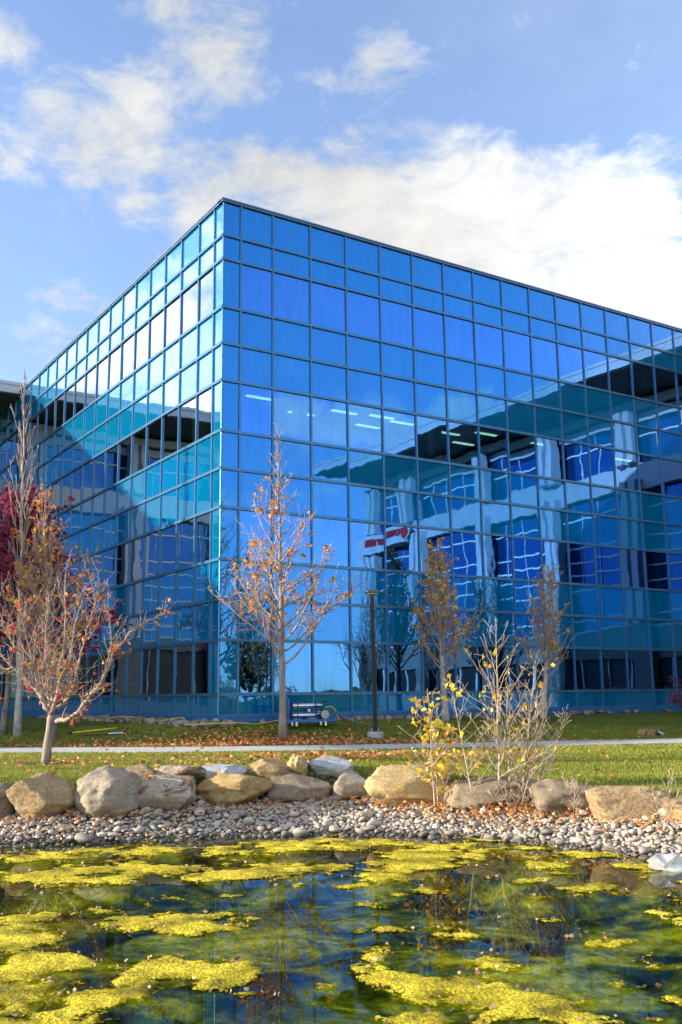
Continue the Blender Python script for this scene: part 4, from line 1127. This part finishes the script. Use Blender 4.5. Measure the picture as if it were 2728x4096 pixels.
# ------------------------------------------------------------------ cardboard box on the right lawn
x, y, z = at(2618, 2945)
bo = thing('cardboard_box', 'brown cardboard box with strips of clear tape lying open on the shaded lawn', 'box', (x, y, z))
bo.rotation_euler = (0, 0, 0)
ba = -.95; cb, sb = math.cos(ba), math.sin(ba)
def BF(a, b, c):
    a, b, c = a*.62, b*.62, c*.75
    return (x-.05+a*cb-b*sb, y+.20+a*sb+b*cb, z+c)
mb = MB()
mb.box(BF, -.55, .45, -.26, .26, .0, .03); mb.box(BF, -.55, .45, -.26, -.245, .031, .27); mb.box(BF, -.55, .45, .245, .26, .031, .27); mb.box(BF, -.55, .45, -.262, .262, .271, .285); mb.box(BF, -.55, -.535, -.244, .244, .031, .27)
mb.build('carton', M['cardboard'], bo)
mb = MB(); mb.hexa([BF(-.55, -.27, .26), BF(-.55, -.50, .05), BF(-.05, -.50, .05), BF(-.05, -.27, .26), BF(-.55, -.27, .272), BF(-.55, -.51, .062), BF(-.05, -.51, .062), BF(-.05, -.27, .272)]); mb.build('flap', M['cardboard'], bo)
mb = MB(); mb.box(BF, -.42, -.36, -.2, .2, .2855, .289); mb.box(BF, .30, .44, -.1, -.04, .2855, .289); mb.box(BF, .451, .454, -.2, -.14, .05, .25); mb.build('tape', M['tape'], bo)
bg_ = thing('tool_bag', 'black and grey tool bundle spilling out of the cardboard box', 'bag', BF(.55, .05, 0))
v, f = rock_mesh(77, 3, (.14, .11, .10), rough=.5, cuts=4, round_=.8)
mb = MB(); q = BF(.52, .02, .13); mb.v = (v+np.array(q)).tolist(); mb.f = f; mb.mi = [0]*len(f); mb.build('bag_body', M['black'], bg_, True)
mb = MB(); mb.tube([BF(.55, -.1, .22), BF(.72, -.12, .14), BF(.80, -.05, .04)], .035, 8); mb.tube([BF(.6, .05, .2), BF(.75, .08, .10)], .03, 8); mb.build('tool_handle', M['grey_plastic'], bg_, True)

# plastic bag in the pond
x, y = at_z(2668, 3478, -2.05)
v, f = rock_mesh(88, 3, (.22, .16, .13), rough=1.1, cuts=6, round_=.9)
v[:, 0] += np.where(v[:, 0] > .1, (v[:, 0]-.1)*1.2, 0); v[:, 2] *= np.where(v[:, 0] > .12, .6, 1.)
mb = MB(); mb.v = v.tolist(); mb.f = f; mb.mi = [0]*len(f)
o = mb.build('plastic_bag', M['film']); o.location = (x, y, .07); tag(o, 'crumpled clear plastic bag floating by the pebbles at the right edge', 'plastic bag')

# soil ring of the crab apple
x, y, z = at(182, 3060)
mb = MB(); n = 48; rr = random.Random(4)
mb.v = [(x+.1, y+.1, gz(x, y)+.012)]
for ring, fr_ in ((1, .5), (2, 1.)):
    for i in range(n):
        a = i/n*2*math.pi; q = fr_*(.72+.07*rr.uniform(-1, 1)) ; px_, py_ = x+.1+math.cos(a)*q*1.0, y+.15+math.sin(a)*q; mb.v.append((px_, py_, gz(px_, py_)+(.03 if ring == 1 else .012)))
for i in range(n):
    j = (i+1) % n; mb.f.append((0, 1+i, 1+j)); mb.f.append((1+i, 1+n+i, 1+n+j, 1+j))
mb.mi = [0]*len(mb.f)
tag(mb.build('soil', M['soil'], smooth_=True), kind='structure')

# worker at the left edge, arm in view
def person():
    X, Y, Z = ray(-16, 2940); yb = at(2, 2930)[1]+.35; xb = X/Y*yb-.16; zb = gz(xb, yb)
    root = thing('person', 'worker in an orange hi vis jacket with yellow bands, half outside the left edge', 'person', (xb, yb, zb))
    def skin(name, V, E, Rr, mat, sub=2):
        me = bpy.data.meshes.new(name); me.from_pydata(V, E, []); o = bpy.data.objects.new(name, me); COL.objects.link(o); o.parent = root
        sk = o.modifiers.new('s', 'SKIN'); 
        for i, r in enumerate(Rr): me.skin_vertices[0].data[i].radius = (r, r*.85) if isinstance(r, float) else r
        me.skin_vertices[0].data[0].use_root = True
        sb_ = o.modifiers.new('b', 'SUBSURF'); sb_.levels = sub; sb_.render_levels = sub
        me.materials.append(mat); 
        for p in me.polygons: p.use_smooth = True
        return o
    # body: one continuous figure
    V = [(0, 0, .95), (0, 0, 1.15), (0, 0, 1.36), (0, .0, 1.47), (0, -.01, 1.55), (0, -.02, 1.65), (0, -.02, 1.74),
         (.19, 0, 1.40), (.27, -.02, 1.14), (.29, -.18, .98), (.30, -.25, .95), (-.19, 0, 1.40), (-.27, 0, 1.13), (-.27, -.1, .90), (-.27, -.14, .86),
         (.10, 0, .88), (.11, -.01, .48), (.11, .03, .08), (.12, -.13, .03), (-.10, 0, .88), (-.12, .0, .48), (-.13, .05, .08), (-.13, -.11, .03)]
    E = [(0, 1), (1, 2), (2, 3), (3, 4), (4, 5), (5, 6), (2, 7), (7, 8), (8, 9), (9, 10), (2, 11), (11, 12), (12, 13), (13, 14), (0, 15), (15, 16), (16, 17), (17, 18), (0, 19), (19, 20), (20, 21), (21, 22)]
    Rr = [.14, .145, .15, .07, .055, .095, .07, .07, .05, .035, .03, .07, .05, .035, .03, .095, .062, .045, .035, .095, .062, .045, .035]
    skin('body', V, E, Rr, M['skin'])
    skin('trousers', [(0, 0, .98), (.10, 0, .88), (.11, -.01, .48), (.11, .03, .12), (-.10, 0, .88), (-.12, 0, .48), (-.13, .05, .12)], [(0, 1), (1, 2), (2, 3), (0, 4), (4, 5), (5, 6)], [.16, .115, .085, .075, .115, .085, .075], M['dark_cloth'])
    skin('jacket', [(0, 0, .92), (0, 0, 1.15), (0, 0, 1.37), (0, 0, 1.46), (.19, 0, 1.40), (.27, -.02, 1.14), (.29, -.16, 1.0), (-.19, 0, 1.40), (-.27, 0, 1.13), (-.27, -.09, .93)], [(0, 1), (1, 2), (2, 3), (2, 4), (4, 5), (5, 6), (2, 7), (7, 8), (8, 9)], [.175, .175, .175, .09, .095, .075, .06, .095, .075, .06], M['hi_vis'])
    mb = MB()
    for zz in (1.02, 1.22): mb.lathe((xb, yb, zb+zz), [(.19, 0), (.192, .05)], 24)
    mb.lathe((xb+.265, yb-.015, zb+1.16), [(.082, 0), (.082, .05)], 16); mb.build('reflective_band', M['hi_vis_band'], root)
    for s_, hx, hy, hz in ((1, .30, -.25, .95), (-1, -.27, -.14, .86)):
        Vh = [(hx, hy, hz), (hx+.0, hy-.05, hz-.02)]; Eh = [(0, 1)]; Rh = [.035, .03]
        for q in range(4):
            b = len(Vh); o_ = (q-1.5)*.02; L_ = (.07, .08, .075, .06)[q]
            Vh += [(hx+o_, hy-.08, hz-.025), (hx+o_, hy-.08-L_*.5, hz-.04), (hx+o_*.9, hy-.08-L_*.7, hz-.07)]; Eh += [(1, b), (b, b+1), (b+1, b+2)]; Rh += [.0095, .009, .008]
        b = len(Vh); Vh += [(hx-s_*.035, hy-.04, hz-.03), (hx-s_*.045, hy-.075, hz-.05)]; Eh += [(0, b), (b, b+1)]; Rh += [.011, .009]
        skin('hand', Vh, Eh, Rh, M['skin'], 1)
    mb = MB(); mb.lathe((xb, yb-.02, zb+1.70), [(.13, -.01), (.118, .0), (.115, .05), (.085, .10), (.03, .12)], 20); mb.build('hard_hat', M['white_paint'], root, True)
    mb = MB(); mb.leaf((xb, yb-.12, zb+1.66), (0, -1, -.6), .03, random.Random(1)); mb.build('nose', M['skin'], root)
person()

# ------------------------------------------------------------------ grass, fallen leaves
def grass():
    rs = np.random.RandomState(8); n = 230000
    # plan density falls with distance so that blades stay visible
    x = rs.uniform(-13, 13.5, n*2); y = 13.2 + 22*rs.rand(n*2)**1.7
    rk = np.interp(x, ROCK_X, ROCK_Y)+.75; pn = np.interp(x, PATH_X, PATH_N); pf = np.interp(x, PATH_X, PATH_F)
    s = (x-CX)*DR[0]+(y-CY)*DR[1]; t = (x-CX)*DL[0]+(y-CY)*DL[1]
    cxp, cyp, _ = at(182, 3060)
    ok = (y > rk) & ((y < pn-.03) | (y > pf+.03)) & (np.abs(x/y) < .38) & ~((s > -.9) & (t > -.6)) & (np.hypot(x-cxp-.1, y-cyp-.15) > .66)
    x, y = x[ok][:n], y[ok][:n]; m = len(x); z = ground(x, y)
    h = rs.uniform(.022, .055, m)*(1+.03*(y-14)); a = rs.uniform(0, 2*np.pi, m); w = rs.uniform(.006, .011, m)*(1+.05*(y-14)); lean = rs.normal(0, .45, (m, 2))*h[:, None]
    V = np.empty((m, 3, 3)); V[:, 0] = np.stack([x-np.cos(a)*w, y-np.sin(a)*w, z-.005], -1); V[:, 1] = np.stack([x+np.cos(a)*w, y+np.sin(a)*w, z-.005], -1); V[:, 2] = np.stack([x+lean[:, 0], y+lean[:, 1], z+h], -1)
    me = bpy.data.meshes.new('grass'); me.vertices.add(m*3); me.vertices.foreach_set('co', V.reshape(-1)); me.loops.add(m*3); me.loops.foreach_set('vertex_index', np.arange(m*3)); me.polygons.add(m)
    me.polygons.foreach_set('loop_start', np.arange(m)*3); me.update(calc_edges=True); me.materials.append(M['blade'])
    o = bpy.data.objects.new('grass', me); COL.objects.link(o); tag(o, 'short mown green lawn grass', 'grass', None, 'stuff')
grass()

def litter():
    rng = random.Random(9); mb = MB()
    def put(x, y, s, lift=.03):
        mb.leaf((x, y, gz(x, y)+lift+rng.random()*.03), (rng.gauss(0, 1), rng.gauss(0, 1), rng.gauss(0, .25)), s*rng.uniform(.6, 1.3), rng)
    mxp, myp, _ = at(1133, 2962)
    for _ in range(1900):      # drift under the corner maple
        x = mxp+rng.gauss(.6, 2.3); y = myp+rng.gauss(-.35, .55)
        if y > np.interp(x, PATH_X, PATH_F)-.02: put(x, y, .13, .05)
    for _ in range(700):
        x = rng.uniform(-11, -1); y = np.interp(x, PATH_X, PATH_F)+abs(rng.gauss(0, .9)); put(x, y, .12, .05)
    for _ in range(420):
        x = rng.uniform(-9, 11); y = rng.uniform(17, 36); 
        s = (x-CX)*DR[0]+(y-CY)*DR[1]; t = (x-CX)*DL[0]+(y-CY)*DL[1]
        if not (s > -.3 and t > -.3) and y > np.interp(x, ROCK_X, ROCK_Y)+1.4: put(x, y, .11, .05)
    for _ in range(380):       # front lawn, left and middle
        x = rng.gauss(-2.2, 2.0); y = rng.uniform(17.4, 25)
        if y > np.interp(x, ROCK_X, ROCK_Y)+1.2: put(x, y, .11, .05)
    for _ in range(420):       # before the path in the middle
        x = rng.gauss(1.2, 1.6); y = 25-abs(rng.gauss(0, 1.6)); put(x, y, .11, .05)
    cxp, cyp, _ = at(182, 3060)
    for _ in range(90): put(cxp+rng.gauss(.1, .4), cyp+rng.gauss(.1, .35), .10)
    for _ in range(650):      # among pebbles and at the feet of the boulders
        x = rng.uniform(-5.5, 5); y = np.interp(x, ROCK_X, ROCK_Y)+rng.gauss(.0, .28); put(x, y, .075, .06)
    for _ in range(800):
        x = rng.gauss(2.2, .9); y = np.interp(x, ROCK_X, ROCK_Y)+rng.gauss(-.1, .35); put(x, y, .07, .08)
    for _ in range(220):
        x = rng.uniform(-6, 5); y = rng.uniform(np.interp(x, SHORE_X, SHORE_Y)-.1, np.interp(x, ROCK_X, ROCK_Y)); put(x, y, .065, .09)
    for gx, yc, w, top_ in BPOS[3:4]:
        for _ in range(60): mb.leaf((gx+rng.gauss(-.2, .2), yc+rng.gauss(0, .12), top_+.0), (rng.gauss(0, 1), rng.gauss(0, 1), .1), .08, rng)
    tag(mb.build('fallen_leaves', M['leaf_litter']), 'brown and orange fallen leaves strewn over lawn and pebbles', 'leaves', None, 'stuff')
litter()

# ------------------------------------------------------------------ algae mats
MATS = [(230, 2012, 330, 27, 1), (600, 2006, 190, 22, 1), (720, 1998, 110, 15, 1), (120, 1972, 170, 12, .8), (430, 1956, 260, 12, 1), (760, 1945, 260, 14, 1), (1050, 1952, 200, 13, .95), (1340, 1968, 180, 10, .9), (1540, 1976, 80, 8, .8),
        (985, 1968, 130, 17, .9), (905, 2005, 75, 34, .95), (960, 1990, 110, 22, .95), (1265, 1997, 70, 13, .85), (1340, 2040, 75, 11, .9), (1240, 2025, 60, 7, .8), (1480, 1990, 80, 8, .7),
        (420, 2122, 165, 30, 1), (330, 2112, 60, 12, .8), (450, 2243, 145, 36, 1.05), (330, 2262, 80, 14, .8), (30, 2150, 130, 60, 1.1), (80, 2215, 120, 40, 1.1), (30, 2290, 190, 70, 1.1), (190, 2300, 90, 26, .95), (260, 2285, 70, 16, .8), (80, 2350, 180, 40, 1.1),
        (735, 2252, 70, 22, .9), (910, 2139, 56, 9, .9), (830, 2142, 40, 7, .6), (1266, 2089, 20, 8, .9), (1530, 2096, 50, 11, .9), (1110, 2215, 145, 24, 1.05), (905, 2255, 95, 16, 1), (1060, 2280, 150, 42, 1.), (1210, 2318, 200, 42, 1.1), (960, 2345, 120, 22, .9), (1430, 2350, 120, 14, .9), (1340, 2345, 120, 26, 1.), (800, 2040, 30, 5, .6), (1010, 2150, 20, 5, .3)]
def algae():
    step = .032; xs = np.arange(-5.4, 5.4, step); ys = np.arange(6.2, 15.9, step)
    X, Y = np.meshgrid(xs, ys); A = np.zeros(X.shape)
    k = 2728/1568
    # plan coordinates of every grid point expressed as its bearing and drop: mats are ellipses there
    D = EYE; 
    for px, py, rx, ry, wt in MATS:
        x0, y0 = at_z(px*k, py*k, -EYE); xe, _ = at_z((px+rx)*k, py*k, -EYE); _, yu = at_z(px*k, (py-ry)*k, -EYE); _, yd = at_z(px*k, (py+ry)*k, -EYE)
        rxx = abs(xe-x0); up_ = abs(yu-y0); dn = abs(y0-yd); cx_ = x0 + (Y-y0)*(x0/y0)
        q = ((X-cx_)/rxx)**2 + ((Y-y0)/np.where(Y > y0, up_, dn))**2
        A = np.maximum(A, wt*(1.45-q)*.9)
    N = np.empty(X.shape); N2 = np.empty(X.shape); N3 = np.empty(X.shape)
    for j in range(X.shape[0]):
        for i in range(X.shape[1]):
            if A[j, i] <= -.2 or abs(X[j, i]/Y[j, i]) > .42: N[j, i] = N2[j, i] = N3[j, i] = 0; continue
            p = Vector((X[j, i]*.85, Y[j, i]*.8, 0)); N[j, i] = mnoise.fractal(p*1.9, .7, 2., 6); N2[j, i] = mnoise.noise(p*9.); N3[j, i] = mnoise.noise(p*23.)
    Dn = A*1.0 - .50 + N*1.15 + N2*.30
    Hh = np.clip(Dn*.028, -.03, .022)*(1+.0*N2) + N3*.006 + N2*.010*np.clip(Dn, 0, 1) + .002
    keep = (Dn > -.12) & (A > -.2) & (np.abs(X/Y) < .42)
    idx = -np.ones(X.shape, int); mb = MB()
    jj, ii = np.nonzero(keep); idx[jj, ii] = np.arange(len(jj))
    mb.v = np.stack([X[jj, ii], Y[jj, ii], Hh[jj, ii]], -1).tolist()
    for j, i in zip(jj, ii):
        if j+1 < X.shape[0] and i+1 < X.shape[1]:
            a, b, c, d = idx[j, i], idx[j, i+1], idx[j+1, i+1], idx[j+1, i]
            if min(a, b, c, d) >= 0: mb.f.append((int(a), int(b), int(c), int(d)))
    mb.mi = [0]
    o = mb.build('algae', M['algae'], smooth_=True)
    at_ = o.data.attributes.new('cover', 'FLOAT', 'POINT'); at_.data.foreach_set('value', np.clip((Dn[jj, ii]+.10)/.95, 0, 1).astype(np.float32))
    o = o; tag(o, 'yellow green algae mats floating on the pond', 'algae', None, 'stuff')
    # pale leaves stranded on the mats
    rng = random.Random(14); mb = MB(); edge = np.argwhere((Dn > .0) & (Dn < .22) & keep); inner = np.argwhere((Dn > .22) & keep)
    for arr, n_, s in ((edge, 1000, .04), (inner, 300, .034)):
        for _ in range(n_):
            j, i = arr[rng.randrange(len(arr))]
            if rng.random() < .5 and Y[j, i] > 12 and arr is edge: continue
            mb.leaf((X[j, i], Y[j, i], max(Hh[j, i], .0)+.012), (rng.gauss(0, 1), rng.gauss(0, 1), rng.gauss(0, .12)), s*rng.uniform(.6, 1.4), rng)
    tag(mb.build('floating_leaves', M['leaf_pale']), 'pale wet leaves stranded on the algae mats', 'leaves', None, 'stuff')
algae()
for o in bpy.data.objects:
    if '_o' in o: del o['_o']
